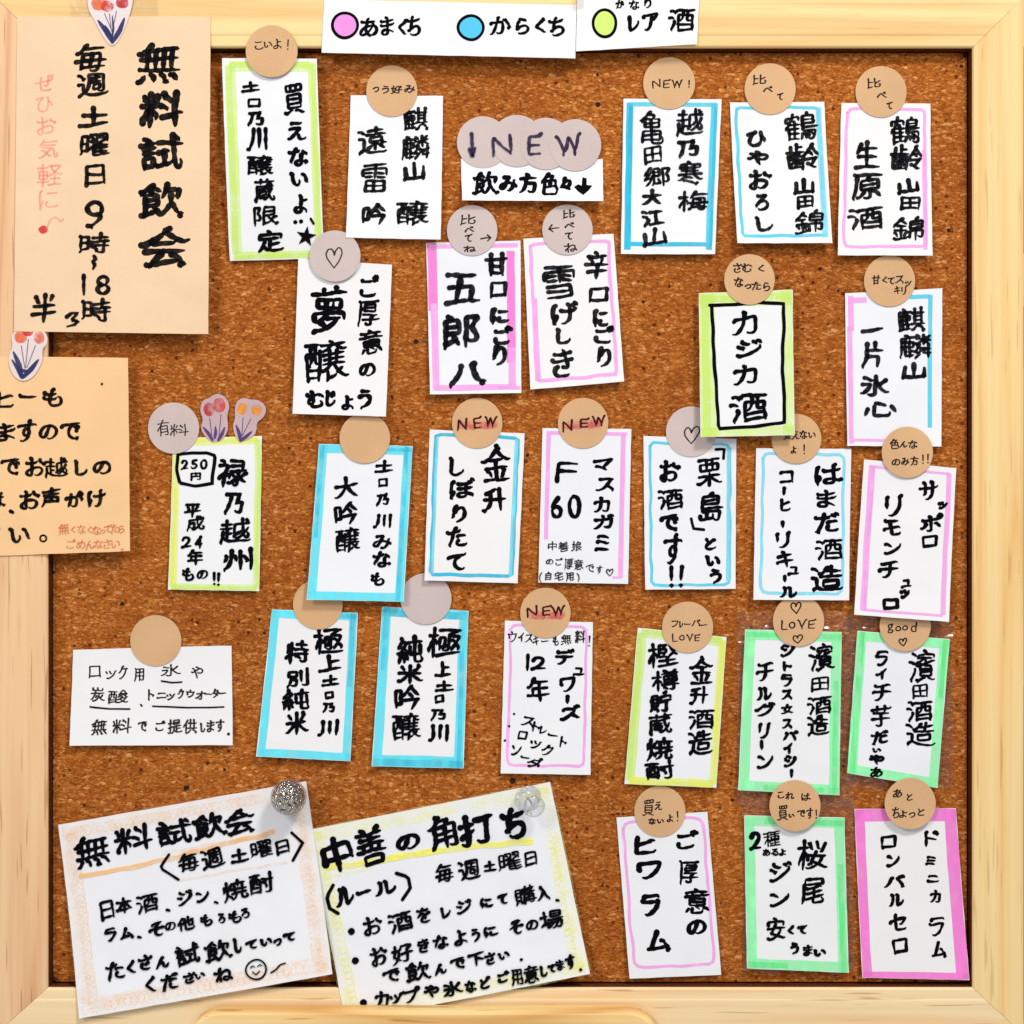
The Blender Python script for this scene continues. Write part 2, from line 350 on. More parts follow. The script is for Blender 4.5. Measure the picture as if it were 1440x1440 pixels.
def trace(im, sw):
    pts = set(map(tuple, np.argwhere(im)))
    NB = [(-1, 0), (1, 0), (0, -1), (0, 1), (-1, -1), (-1, 1), (1, -1), (1, 1)]
    nb = {p: [(p[0] + a, p[1] + b) for a, b in NB if (p[0] + a, p[1] + b) in pts] for p in pts}
    def cross(p):
        r = [(-1, 0), (-1, 1), (0, 1), (1, 1), (1, 0), (1, -1), (0, -1), (-1, -1)]
        v = [(p[0] + a, p[1] + b) in pts for a, b in r]
        return sum((not v[i]) and v[(i + 1) % 8] for i in range(8))
    J = {p for p in pts if len(nb[p]) >= 3 and (cross(p) >= 3 or len(nb[p]) >= 4)}
    cl = {}; cents = []
    for p in J:
        if p in cl: continue
        st = [p]; cl[p] = len(cents); mem = [p]
        while st:
            q = st.pop()
            for r in nb[q]:
                if r in J and r not in cl: cl[r] = len(cents); st.append(r); mem.append(r)
        cents.append([np.mean(mem, axis=0), len(mem)])
    rest = pts - J; seen = set(); paths = []
    def deg(p): return [q for q in nb[p] if q in rest]
    def walk(start):
        path = [start]; seen.add(start); cur = start
        while True:
            nx = [q for q in deg(cur) if q not in seen]
            if not nx: return path
            nx.sort(key=lambda q: abs(q[0] - cur[0]) + abs(q[1] - cur[1]))
            cur = nx[0]; seen.add(cur); path.append(cur)
    for p in sorted(rest, key=lambda p: (len(deg(p)), p)):
        if p in seen: continue
        paths.append(walk(p))
    E = []
    def jn(p, other=None):
        js = [cl[q] for q in nb[p] if q in J]
        if other is not None and len(js) > 1:
            k = [j for j in js if j != other]
            if k: return k[0]
        return js[0] if js else None
    for path in paths:
        a = jn(path[0]); b = jn(path[-1], a if len(path) == 1 else None)
        if len(path) == 1 and b == a: b = None
        closed = a is None and b is None and len(path) > 8 and max(abs(path[0][0] - path[-1][0]), abs(path[0][1] - path[-1][1])) <= 1
        if (a is None) != (b is None) and len(path) < sw * 0.62: continue        # spur
        E.append([a, b, [np.array(q, float) for q in path], closed])
    par = list(range(len(cents)))
    def find(i):
        while par[i] != i: i = par[i]
        return i
    keep = []
    for e in E:
        if e[0] is not None and e[1] is not None and e[0] != e[1] and len(e[2]) < sw * 0.75:
            i, j = find(e[0]), find(e[1])
            if i != j:
                par[j] = i; cents[i][0] = (cents[i][0] + cents[j][0]) / 2
            continue
        keep.append(e)
    E = keep
    for e in E:
        for k in (0, 1):
            if e[k] is not None: e[k] = find(e[k])
    half = {}
    for i, e in enumerate(E):
        for k in (0, 1):
            if e[k] is not None:
                c = cents[e[k]][0]; pp = e[2] if k == 0 else e[2][::-1]
                q = pp[min(len(pp) - 1, int(sw * 1.3))]; d = q - c
                half.setdefault(e[k], []).append((i, k, d / (np.linalg.norm(d) + 1e-9)))
    pair = {}
    for j, hs in half.items():
        cand = sorted((float(np.dot(a[2], b[2])), x, y) for x, a in enumerate(hs) for y, b in enumerate(hs) if x < y)
        used = set()
        lim = -0.15 if len(hs) == 2 else -0.72
        for dt, x, y in cand:
            if dt < lim and x not in used and y not in used:
                used |= {x, y}; pair[hs[x][:2]] = hs[y][:2]; pair[hs[y][:2]] = hs[x][:2]
    done = set(); strokes = []
    def follow(i, k):          # leave edge i through its end k
        out = []
        while True:
            nxt = pair.get((i, k))
            if nxt is None:
                return out, E[i][k]
            out.append(cents[E[i][k]][0])
            i, k0 = nxt
            if i in done: return out, None
            done.add(i)
            out += E[i][2] if k0 == 0 else E[i][2][::-1]
            k = 1 - k0
    for i, e in enumerate(E):
        if i in done: continue
        done.add(i)
        fw, jb = follow(i, 1); bk, ja = follow(i, 0)
        pl = bk[::-1] + e[2] + fw
        fa = fb = True
        if ja is not None: pl = [cents[ja][0]] + pl; fa = False
        if jb is not None: pl = pl + [cents[jb][0]]; fb = False
        if e[3]: pl = pl + [pl[0], pl[1]]; fa = fb = False
        strokes.append((np.array(pl)[:, ::-1], fa, fb))
    return strokes
def resample(P, step):
    d = np.r_[0, np.cumsum(np.linalg.norm(np.diff(P, axis=0), axis=1))]
    if d[-1] < 1e-6: return P[:1]
    n = max(2, int(round(d[-1] / step)) + 1); t = np.linspace(0, d[-1], n)
    return np.c_[np.interp(t, d, P[:, 0]), np.interp(t, d, P[:, 1])]
CACHE = {}
def glyph(ch):
    """strokes in units of the em, centred on the ink box; plus ink box and em offset"""
    if ch in CACHE: return CACHE[ch]
    r = raster(ch)
    im, sc, mn, mx = r
    sk = thin(im); sw = im.sum() / max(1, sk.sum())
    if sk.sum() < sw * 1.2:
        pass
    out = []
    for P, fa, fb in trace(sk, sw):
        if len(P) >= 5:
            k = 2 if len(P) < 20 else 4
            Q = P.copy()
            for _ in range(k): Q[1:-1] = (Q[:-2] + Q[1:-1] * 2 + Q[2:]) / 4
            P = Q
        P = resample(P, 5.0) if len(P) > 2 else P
        if len(P) >= 2:
            e = sw * 0.33
            if fa: d = P[0] - P[1]; P = np.vstack([P[0] + d / (np.linalg.norm(d) + 1e-9) * e, P])
            if fb: d = P[-1] - P[-2]; P = np.vstack([P, P[-1] + d / (np.linalg.norm(d) + 1e-9) * e])
        out.append((P - PAD) / sc)
    wi, hi = (mx - mn)
    res = (out, wi, hi, (mn[0] + mx[0]) / 2, (mn[1] + mx[1]) / 2, sw / sc)
    CACHE[ch] = res
    return res
def circ(cx, cy, rx, ry, n=16, a0=-2.0, sweep=6.4):
    return [(cx + rx * math.cos(a0 + sweep * i / n), cy + ry * math.sin(a0 + sweep * i / n)) for i in range(n + 1)]
CUSTOM = {
    'I': [[(.5, .05), (.47, .5), (.5, .95)]],                                             # the long-vowel bar, written downwards
    'H': [[(.5, .98), (.3, .78), (.08, .5), (.02, .25), (.14, .06), (.32, .04), (.46, .2), (.5, .34)],
          [(.48, .36), (.56, .16), (.72, .02), (.9, .06), (.98, .26), (.9, .5), (.7, .76), (.5, .98)]],
    'D': [[(.5, 0), (.5, .9)], [(.2, .62), (.5, .98), (.8, .62)], [(.28, .68), (.72, .68)]],   # down arrow
    '>': [[(0, .5), (1, .45)], [(.68, .1), (1, .45), (.7, .9)]],
    '<': [[(1, .5), (0, .5)], [(.35, .05), (0, .5), (.4, .95)]],
    'S': [[(.55, 0), (.95, .22), (.2, .45), (.8, .68), (.3, 1)]],                         # upright wave dash
    'Z': [[(0, .3), (.5, .05), (.95, .12), (.45, .55), (1.0, .62), (.75, .85), (.1, 1)]],
    'm': [[(.2, 0), (.32, .2)], [(.5, -.05), (.58, .18)], [(.95, -.2), (.85, .15)]],
    '(': [[(1, 0), (.25, .25), (.05, .55), (.35, .85), (1, 1)]],
    ')': [[(0, 0), (.75, .2), (.95, .5), (.75, .85), (.3, 1)]],
    '{': [[(1, 0), (0, .5), (.25, .7), (1, 1)]],
    '}': [[(0, 0), (1, .5), (.3, 1)]],
    '.': [[(.5, .5), (.55, .55)]],
    'C': [circ(.5, .5, .5, .5)],
    'B': [[(.05, .05), (.9, .05)], [(.3, .05), (.3, .98)], [(.3, .45), (.8, .12), (.62, .45), (.95, .7), (.75, .95), (.62, .9)]],
    '!': [[(.5, 0), (.45, .65)], [(.42, .95), (.44, 1.0)]],
}
NATURAL = set('一ー・、。ッュョぃっゅょ二ニミ三')

class Pen:
    """collects ribbons (grid units) into one mesh that lies on a sheet"""
    def __init__(s, surf, z0=0.00006):
        s.v = []; s.f = []; s.surf = surf; s.z = z0
    def put(s, x, y): s.v.append(s.surf(x, y, s.z)); return len(s.v) - 1
    def ribbon(s, P, W, cap=True, dz=1.2e-6):
        P = [p for i, p in enumerate(P) if i == 0 or math.hypot(p[0] - P[i - 1][0], p[1] - P[i - 1][1]) > 1e-4]
        if len(P) == 1: return s.blob(P[0][0], P[0][1], W[0] / 2, W[0] / 2)
        n = len(P)
        if not hasattr(W, '__len__'): W = [W] * n
        if len(W) != n: W = [W[min(len(W) - 1, int(i * len(W) / n))] for i in range(n)]
        L = []; Rr = []
        for i, (x, y) in enumerate(P):
            a = P[max(0, i - 1)]; b = P[min(n - 1, i + 1)]
            dx, dy = b[0] - a[0], b[1] - a[1]; l = math.hypot(dx, dy) or 1
            dx /= l; dy /= l; k = 1.0
            if 0 < i < n - 1:
                ex, ey = x - a[0], y - a[1]; el = math.hypot(ex, ey) or 1
                c = abs((ex * dx + ey * dy) / el); k = 1 / max(0.72, c)
            hw = W[i] / 2 * k
            L.append(s.put(x - dy * hw, y + dx * hw)); Rr.append(s.put(x + dy * hw, y - dx * hw))
        for i in range(n - 1): s.f.append((L[i], Rr[i], Rr[i + 1], L[i + 1]))
        if cap:
            for (c, o, w_, neg, pos_) in ((P[0], P[1], W[0], L[0], Rr[0]), (P[-1], P[-2], W[-1], Rr[-1], L[-1])):
                ang = math.atan2(c[1] - o[1], c[0] - o[0]); ids = []
                for t in (-55, -20, 20, 55):
                    a = ang + math.radians(t); ids.append(s.put(c[0] + math.cos(a) * w_ * .47, c[1] + math.sin(a) * w_ * .47))
                s.f.append((neg, *ids, pos_))
        s.z += dz
    def blob(s, x, y, rx, ry, n=14, rag=0.07, rot=0.0, dz=1.2e-6):
        ids = []
        for i in range(n):
            a = 2 * math.pi * i / n; k = 1 + R.uniform(-rag, rag)
            u, v = rx * k * math.cos(a), ry * k * math.sin(a)
            ids.append(s.put(x + u * math.cos(rot) - v * math.sin(rot), y + u * math.sin(rot) + v * math.cos(rot)))
        c = s.put(x, y)
        for i in range(n): s.f.append((ids[i], ids[(i + 1) % n], c))
        s.z += dz
    def poly(s, pts, dz=1.2e-6):
        s.f.append([s.put(*p) for p in pts]); s.z += dz
    def done(s, name, mat, parent):
        return link(name, mesh(name, s.v, s.f), mat, parent)
def pen_stroke(pen, P, wd, rag, brush, closed=False):
    """P: points in grid units; width swells and thins like a brush pen"""
    n = len(P)
    if n > 1:
        dx, dy = P[-1][0] - P[0][0], P[-1][1] - P[0][1]
        if (abs(dx) > abs(dy) and dx < 0) or (abs(dx) <= abs(dy) and dy < 0): P = P[::-1]
    L = sum(math.hypot(P[i + 1][0] - P[i][0], P[i + 1][1] - P[i][1]) for i in range(n - 1))
    W = []
    sd = R.uniform(0, 100)
    for i, (x, y) in enumerate(P):
        t = i / max(1, n - 1)
        a = P[max(0, i - 1)]; b = P[min(n - 1, i + 1)]
        l = math.hypot(b[0] - a[0], b[1] - a[1]) or 1
        vert = abs(b[1] - a[1]) / l
        k = 0.86 + 0.20 * vert
        k *= 1 + rag * noise.noise((x * 0.16 + sd, y * 0.16, sd))
        if brush:
            k *= 1.12 - 0.16 * t
            if t > 0.78: k *= 1 - brush * (t - 0.78) / 0.22
            if t < 0.12: k *= 1.10
        W.append(max(0.5, wd * k))
    pen.ribbon(P, W)

def write(pen, run, size_k=1.0, width=None, rot=0.0, brush=0.42, rag=0.34, wild=1.3, slope=0.09):
    for tok in run.split('|'):
        q = tok.strip().split(' ')
        ch = q[0]; x, y, w_ = float(q[1]), float(q[2]), float(q[3]) * size_k
        h_ = float(q[4]) * size_k if len(q) > 4 else None
        col = None
        if ch in CUSTOM and (ord(ch) < 128):
            strokes = [np.array(s_, float) - 0.5 for s_ in CUSTOM[ch]]
            sx = w_; sy = h_ if h_ is not None else w_
            if ch == 'I' and h_ is None: sx, sy = w_, w_
            offx = offy = 0
            tl = sum(np.linalg.norm(np.diff(s_ * [sx, sy], axis=0), axis=1).sum() for s_ in strokes)
            strokes = [resample(s_ * [sx, sy], 3.0) if len(s_) > 1 and ch != '.' else s_ * [sx, sy] for s_ in strokes]
        else:
            if ch.startswith("'"): ch = ch[1:]
            st, wi, hi, cx, cy, sw = glyph(ch)
            if ch in NATURAL and h_ is None:
                em = w_ * 1.1; sx = sy = em; offx = (cx - 0.5) * em if ch not in 'ッュっょュ' else 0
                offy = -(cy - 0.38) * em if ch in '、。' else 0
                if ch in '、。': offx = 0
            elif h_ is not None:
                sx = w_ / max(wi, 0.05); sy = h_ / max(hi, 0.05); offx = offy = 0
                if wi < 0.14: sx = sy
                if hi < 0.14: sy = sx
            else:
                sx = sy = w_ / max(wi, hi); offx = offy = 0
            strokes = [(s_ - [wi / 2, hi / 2]) * [sx, sy] for s_ in st]
            tl = sum(np.linalg.norm(np.diff(s_, axis=0), axis=1).sum() for s_ in strokes if len(s_) > 1)
        bw = (width if width else max(2.6, min(8, 0.145 * w_))) * (1.2 if (width or 9) > 2.8 else 1.05)
        bbw = max(w_, 6); bbh = h_ or w_
        wd = min(bw, max(bw * 0.74, 0.72 * bbw * bbh / max(tl, 1)))
        inset = wd * 0.35
        fx = (bbw - 2 * inset * 0.6) / bbw; fy = (bbh - 2 * inset * 0.6) / bbh
        gr = math.radians(R.uniform(-2.5, 2.5) * wild + rot)
        c0, s0 = math.cos(gr), math.sin(gr)
        sdx, sdy = R.uniform(0, 100), R.uniform(0, 100)
        amp = 0.035 * w_ * wild
        for s_ in strokes:
            jx, jy = R.uniform(-.012, .012) * w_ * wild, R.uniform(-.012, .012) * w_ * wild
            sr = math.radians(R.uniform(-3, 3) * wild); c1, s1 = math.cos(sr), math.sin(sr)
            m = s_.mean(0); out = []
            for a, b in s_:
                a0, b0 = a - m[0], b - m[1]
                a, b = m[0] + a0 * c1 - b0 * s1, m[1] + a0 * s1 + b0 * c1
                a *= fx; b *= fy
                nx = noise.noise((a / w_ * 2.0 + sdx, b / w_ * 2.0, 3.3)) * amp
                ny = noise.noise((a / w_ * 2.0, b / w_ * 2.0 + sdy, 7.7)) * amp
                a += nx + jx; b += ny + jy - slope * a
                a += offx; b += offy
                out.append((x + a * c0 - b * s0, y + a * s0 + b * c0))
            if len(out) == 1 or (ch == '.'):
                pen.blob(out[0][0], out[0][1], max(wd * .62, w_ * 0.5 if ch == '.' else 0), max(wd * .6, w_ * .48 if ch == '.' else 0), 12)
            else:
                pen_stroke(pen, out, wd, rag, brush)
    return pen
# ------------------------------------------------------------------ the board
FH = 0.008                                     # the frame stands 8 mm proud of the cork
OL, OR_, OT, OB = 72, 1363, 72, 1384           # opening in the frame
FW = 68
board = empty('corkboard', (0, 0, 0))
tag(board, 'wide corkboard with a pale pine frame, covered in handwritten cards', 'corkboard')
def build_cork():
    nx, nz = 60, 60
    x0, x1, y0, y1 = OL + 2.5, OR_ - 3.5, OT + 2.5, OB - 3.5
    v = []; f = []
    for j in range(nz + 1):
        for i in range(nx + 1):
            x = x0 + (x1 - x0) * i / nx; y = y0 + (y1 - y0) * j / nz
            v.append(pos(x, y, 0.00012 * noise.noise((x * .03, y * .03, 1)) - 0.00015))
    for j in range(nz):
        for i in range(nx):
            a = j * (nx + 1) + i; f.append((a, a + nx + 1, a + nx + 2, a + 1))
    n = len(v)
    for (x, y) in ((x0, y0), (x1, y0), (x1, y1), (x0, y1)): v.append(pos(x, y, -0.008))
    f.append((n, n + 1, n + 2, n + 3))
    c = [0, nx, (nx + 1) * (nz + 1) - 1, (nx + 1) * nz]
    for k in range(4): f.append((c[k], c[(k + 1) % 4], n + (k + 1) % 4, n + k))
    return link('cork_panel', mesh('cork_panel', v, f), M['cork'], board, True)
cork = build_cork()
PROF = [(0, -0.002), (0, FH - 0.0012), (1.6, FH - 0.0003), (3, FH - 0.00005), (15, FH + 0.0001), (17, FH + 0.0004), (19, FH + 0.0005), (58, FH + 0.0005), (62, FH + 0.0002), (65.5, FH - 0.0008), (67.5, FH - 0.0028), (FW, FH - 0.0045), (FW, -0.010), (0, -0.010)]
def rail(side, mat, label=None):
    """one mitred length of frame moulding"""
    v = []; f = []; m = len(PROF); g = 0.25; kL, kT, kR = 1.12, 1.07, 1.08
    for o, h in PROF:
        if side == 'T': a, b = (OL - o * kL + g, OT - o * kT), (OR_ + o * kR - g, OT - o * kT)
        elif side == 'B': a, b = (OL - o * kL + g, OB + o), (OR_ + o * kR - g, OB + o)
        elif side == 'L': a, b = (OL - o * kL, OT - o * kT + g), (OL - o * kL, OB + o - g)
        else: a, b = (OR_ + o * kR, OT - o * kT + g), (OR_ + o * kR, OB + o - g)
        v.append(pos(a[0], a[1], h)); v.append(pos(b[0], b[1], h))
    for i in range(m):
        j = (i + 1) % m; f.append((2 * i, 2 * i + 1, 2 * j + 1, 2 * j))
    f.append(tuple(2 * i for i in range(m))); f.append(tuple(2 * i + 1 for i in range(m)))
    o = link('frame_rail', mesh('frame_rail', v, f), mat, board)
    bm = bmesh.new(); bm.from_mesh(o.data); bmesh.ops.recalc_face_normals(bm, faces=bm.faces); bm.to_mesh(o.data); bm.free()
    return o
rail('T', M['pine_top']); rail('R', M['pine_right']); rail('B', M['pine_bottom']); rail('L', M['pine_left'])

def shade_strips():
    """added dark strips inside the frame, imitating the shade line round the cork"""
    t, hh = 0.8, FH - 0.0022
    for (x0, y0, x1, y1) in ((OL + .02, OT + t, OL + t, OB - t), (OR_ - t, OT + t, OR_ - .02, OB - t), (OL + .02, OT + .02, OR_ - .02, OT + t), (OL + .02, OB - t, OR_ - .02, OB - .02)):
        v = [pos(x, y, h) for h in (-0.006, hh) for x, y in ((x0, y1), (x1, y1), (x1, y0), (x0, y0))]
        link('shade_strip', mesh('shade_strip', v, [(3, 2, 1, 0), (4, 5, 6, 7), (0, 1, 5, 4), (1, 2, 6, 5), (2, 3, 7, 6), (3, 0, 4, 7)]), m_strip, board)
    v = [pos(x, y, -0.0085) for x, y in ((OL - 64, OB + 64), (OR_ + 64, OB + 64), (OR_ + 64, OT - 64), (OL - 64, OT - 64))]
    link('backing_board', mesh('backing_board', v, [(0, 1, 2, 3)]), m_strip, board)
m_strip, nt, p, out = new_mat('shade_brown'); p.inputs['Roughness'].default_value = 0.9; p.inputs['Specular IOR Level'].default_value = 0.1  # brown painted as the shaded line between cork and frame
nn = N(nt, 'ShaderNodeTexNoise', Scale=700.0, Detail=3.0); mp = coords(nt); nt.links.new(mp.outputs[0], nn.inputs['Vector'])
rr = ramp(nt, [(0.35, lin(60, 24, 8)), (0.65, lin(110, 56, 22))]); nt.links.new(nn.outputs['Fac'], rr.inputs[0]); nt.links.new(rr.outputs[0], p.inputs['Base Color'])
shade_strips()
# old pin holes in the cork
m_hole, nt, p, out = new_mat('pin_hole'); p.inputs['Base Color'].default_value = (0.02, 0.006, 0.002, 1); p.inputs['Roughness'].default_value = 1
def pit(x, y, r):
    v = []; f = []; n = 10
    for k, (rr, h) in enumerate(((1.25, 0.00016), (1.0, 0.00042), (0.62, 0.0002))):
        for i in range(n):
            a = 2 * math.pi * i / n; q = r * rr * (1 + R.uniform(-.22, .22)); v.append(pos(x + q * math.cos(a) * 1.1, y + q * math.sin(a), h - 0.0001))
    for k in range(2):
        for i in range(n): f.append((k * n + i, k * n + (i + 1) % n, (k + 1) * n + (i + 1) % n, (k + 1) * n + i))
    f.append(tuple(2 * n + i for i in range(n)))
    return link('pin_hole', mesh('pin_hole', v, f), m_hole, board)
for x, y, r in [(1357, 78, 2.8), (1352, 93, 1.8), (841, 147, 2.6), (840, 105, 1.6), (585, 480, 3.0), (262, 1108, 3.0), (493, 899, 3.0), (496, 921, 2.0), (721, 1098, 3.2),
                (653, 813, 2.2), (172, 849, 2.2), (1334, 324, 2.2), (590, 868, 1.8), (868, 700, 1.8), (372, 890, 1.8), (540, 466, 1.6), (1153, 378, 2), (1030, 1125, 1.8), (208, 700, 1.8), (742, 640, 1.7), (316, 1082, 1.6), (665, 1132, 1.8), (905, 424, 1.7), (214, 522, 1.6)]:
    pit(x, y, r)

# pine ledge in front of the bottom rail
def build_ledge():
    root = empty('wooden_ledge', pos(600, 1440, 0.017))
    tag(root, 'pale pine ledge with rounded corners in front of the bottom frame rail', 'ledge')
    xl, xr, yt, yb, r = 276, 923, 1405.5, 1520, 44
    out = []
    for i in range(13):
        a = math.pi + math.pi / 2 * i / 12; out.append((xl + r + r * math.cos(a), yt + r * 0.95 + r * 0.95 * math.sin(a)))
    for i in range(13):
        a = 1.5 * math.pi + math.pi / 2 * i / 12; out.append((xr - r + r * math.cos(a), yt + r * 0.95 + r * 0.95 * math.sin(a)))
    out += [(xr, yb), (xl, yb)]
    cx, cy = (xl + xr) / 2, yt + 160
    v = []; f = []; n = len(out)
    layers = [(0, 0.0112), (0, 0.0205), (1.6, 0.0225), (5.0, 0.0240)]
    for ins, h in layers:
        for (x, y) in out:
            d = math.hypot(x - min(max(x, xl + r), xr - r), y - (yt + r)) or 1
            nx_ = (x - min(max(x, xl + r), xr - r)) / d; ny_ = (y - (yt + r)) / d if y < yt + r else 0
            if y > yt + r: nx_ = -1 if x < cx else 1
            v.append(pos(x - nx_ * ins, y - ny_ * ins, h))
    for k in range(len(layers) - 1):
        for i in range(n): f.append((k * n + i, k * n + (i + 1) % n, (k + 1) * n + (i + 1) % n, (k + 1) * n + i))
    f.append(tuple(range(n))[::-1]); f.append(tuple((len(layers) - 1) * n + i for i in range(n)))
    me = mesh('ledge_board', v, f)
    bm = bmesh.new(); bm.from_mesh(me); bmesh.ops.recalc_face_normals(bm, faces=bm.faces); bm.to_mesh(me); bm.free()
    o = link('ledge_board', me, M['pine_ledge'], root)
    o.matrix_parent_inverse = root.matrix_basis.inverted()
    # two brackets that carry it, under the edge of the picture
    for bx in (380, 820):
        vv = [pos(bx + a, b, h) for h in (0.0088, 0.0110) for a, b in ((-20, 1440), (20, 1440), (20, 1512), (-20, 1512))]
        link('bracket', mesh('bracket', vv, [(0, 1, 2, 3), (7, 6, 5, 4), (0, 4, 5, 1), (1, 5, 6, 2), (2, 6, 7, 3), (3, 7, 4, 0)]), M['pine_bottom'], root).matrix_parent_inverse = root.matrix_basis.inverted()
    return root

# what shows past the right edge: pale wall and dark shelf fronts
m_wall, nt, p, out = new_mat('shop_wall'); p.inputs['Roughness'].default_value = 0.8
nn = N(nt, 'ShaderNodeTexNoise', Scale=5.0, Detail=2.0); mp = coords(nt); nt.links.new(mp.outputs[0], nn.inputs['Vector'])
rr = ramp(nt, [(0.3, (0.62, 0.62, 0.64, 1)), (0.7, (0.8, 0.79, 0.77, 1))]); nt.links.new(nn.outputs['Fac'], rr.inputs[0]); nt.links.new(rr.outputs[0], p.inputs['Base Color'])
wl = link('wall', mesh('wall', [(-3, 0.5, -2), (3, 0.5, -2), (3, 0.5, 2.5), (-3, 0.5, 2.5)], [(0, 1, 2, 3)]), m_wall); tag(wl, kind='structure')
m_dark, nt, p, out = new_mat('dark_shelf_wood'); p.inputs['Base Color'].default_value = (0.03, 0.017, 0.011, 1); p.inputs['Roughness'].default_value = 0.5
def shelf(y0, y1, label):
    def z(y): return (720 - y) * S * 1.2
    x0, x1 = 0.3620, 0.56; v = []
    for yy in (0.2, 0.3):
        v += [(x0, yy, z(y1)), (x1, yy, z(y1)), (x1, yy, z(y0)), (x0, yy, z(y0))]
    me = mesh('dark_cabinet', v, [(0, 1, 2, 3), (7, 6, 5, 4), (0, 4, 5, 1), (1, 5, 6, 2), (2, 6, 7, 3), (3, 7, 4, 0)])
    bm = bmesh.new(); bm.from_mesh(me); bmesh.ops.bevel(bm, geom=bm.edges[:], offset=0.004, segments=2, affect='EDGES'); bm.to_mesh(me); bm.free()
    tag(link('dark_cabinet', me, m_dark), label, 'cabinet', 'dark cabinets behind the right edge of the board')
shelf(60, 328, 'dark cabinet front seen past the upper right edge of the frame')
shelf(428, 500, 'short dark cabinet in the middle past the right frame edge')
shelf(985, 1440, 'tall dark cabinet seen past the lower right edge of the frame')

# ------------------------------------------------------------------ sheets, stickers
GC = 'handwritten paper cards stuck on the corkboard'
GS = 'round stickers that hold the cards'
class Sheet:
    """a thin sheet of paper given by its four corners, curling away from the board"""
    def __init__(s, name, quad, mat, label, cat='card', group=GC, h0=0.0005, a=0.002, c=0.0, nx=10, ny=16, th=0.00022, rough=0.5, lean=0.0):
        if cat == 'card' and h0 < 0.0013:
            a *= R.uniform(0.7, 1.45); c += R.uniform(0, 0.0004); lean += R.uniform(-0.0009, 0.0009)
        s.q = quad; s.h0, s.a, s.c, s.lean = h0, a, c, lean
        (x0, y0), (x1, y1), (x2, y2), (x3, y3) = quad
        s.tm = ((x0 + x1) / 2, (y0 + y1) / 2); s.bm_ = ((x2 + x3) / 2, (y2 + y3) / 2)
        s.lm = ((x0 + x3) / 2, (y0 + y3) / 2); s.rm = ((x1 + x2) / 2, (y1 + y2) / 2)
        s.k = 1 - (h0 + a * 0.4 + th) / D
        s.th = th
        s.W = math.hypot(x1 - x0, y1 - y0); s.H = math.hypot(x3 - x0, y3 - y0)
        me_v = []; f = []; sd = R.uniform(0, 50)
        m = (nx + 1) * (ny + 1)
        for lay in (0, 1):
            for j in range(ny + 1):
                for i in range(nx + 1):
                    x, y = s.at(i / nx, j / ny)
                    if i in (0, nx): x += noise.noise((y * .05, sd, i)) * rough
                    if j in (0, ny): y += noise.noise((x * .05, sd, j + 5)) * rough
                    me_v.append(s.surf(x, y, -th if lay else 0))
        for j in range(ny):
            for i in range(nx):
                a_ = j * (nx + 1) + i
                f.append((a_, a_ + nx + 1, a_ + nx + 2, a_ + 1)); f.append((m + a_, m + a_ + 1, m + a_ + nx + 2, m + a_ + nx + 1))
        for j in range(ny):
            for i0, s_ in ((0, 1), (nx, -1)):
                a_ = j * (nx + 1) + i0; b_ = a_ + nx + 1
                f.append((a_, m + a_, m + b_, b_)[::s_])
        for i in range(nx):
            for j0, s_ in ((0, -1), (ny, 1)):
                a_ = j0 * (nx + 1) + i; b_ = a_ + 1
                f.append((a_, m + a_, m + b_, b_)[::s_])
        s.root = empty(name, pos(*s.tm, h0, s.k))
        tag(s.root, label, cat, group)
        s.inv = s.root.matrix_basis.inverted()
        s.sheet = s.own(link('paper', mesh('paper', me_v, f), mat, s.root))
        s.z = 0.00004
        s.body = s.sheet
    def own(s, o): o.matrix_parent_inverse = s.inv; return o
    def at(s, u, v):
        q = s.q
        return (q[0][0] * (1 - u) * (1 - v) + q[1][0] * u * (1 - v) + q[2][0] * u * v + q[3][0] * (1 - u) * v,
                q[0][1] * (1 - u) * (1 - v) + q[1][1] * u * (1 - v) + q[2][1] * u * v + q[3][1] * (1 - u) * v)
    def uv(s, x, y):
        dx, dy = s.bm_[0] - s.tm[0], s.bm_[1] - s.tm[1]; ex, ey = s.rm[0] - s.lm[0], s.rm[1] - s.lm[1]
        px, py = x - s.tm[0], y - s.tm[1]; det = ex * dy - ey * dx
        u = (px * dy - py * dx) / det + 0.5; v = (ex * py - ey * px) / det
        return u, v
    def h(s, x, y):
        u, v = s.uv(x, y); v = max(0, v)
        return s.h0 + s.a * v * v + s.c * (2 * u - 1) ** 2 * (0.3 + 0.7 * v) + s.lean * (u - .5) * v
    def surf(s, x, y, z): return pos(x, y, s.h(x, y) + s.th + z, s.k)
    def pen(s, dz=0.00001):
        s.z += dz; return Pen(s.surf, s.z)
    def fin(s, pen, name, mat):
        s.z = max(s.z, pen.z) + 0.00001
        return s.own(pen.done(name, mat, s.root))
    def text(s, run, mat='black', name='lettering', **kw):
        p_ = s.pen(); write(p_, run, **kw); return s.fin(p_, name, M[mat])
    def line(s, pts, wd, mat='black', name='pen_line', closed=False, wob=0.5, step=7, taper=False):
        p_ = s.pen(); P = resample(np.array(pts + ([pts[0]] if closed else []), float), step); sd = R.uniform(0, 90)
        P = [(x + wob * noise.noise((x * .04, y * .04, sd)) * 2, y + wob * noise.noise((x * .04, y * .04, sd + 9)) * 2) for x, y in P]
        n = len(P)
        W = [wd * (1 + 0.18 * noise.noise((x * .05, y * .05, sd + 3))) * ((1 - .5 * i / n) if taper else 1) for i, (x, y) in enumerate(P)]
        p_.ribbon(P, W); return s.fin(p_, name, M[mat])
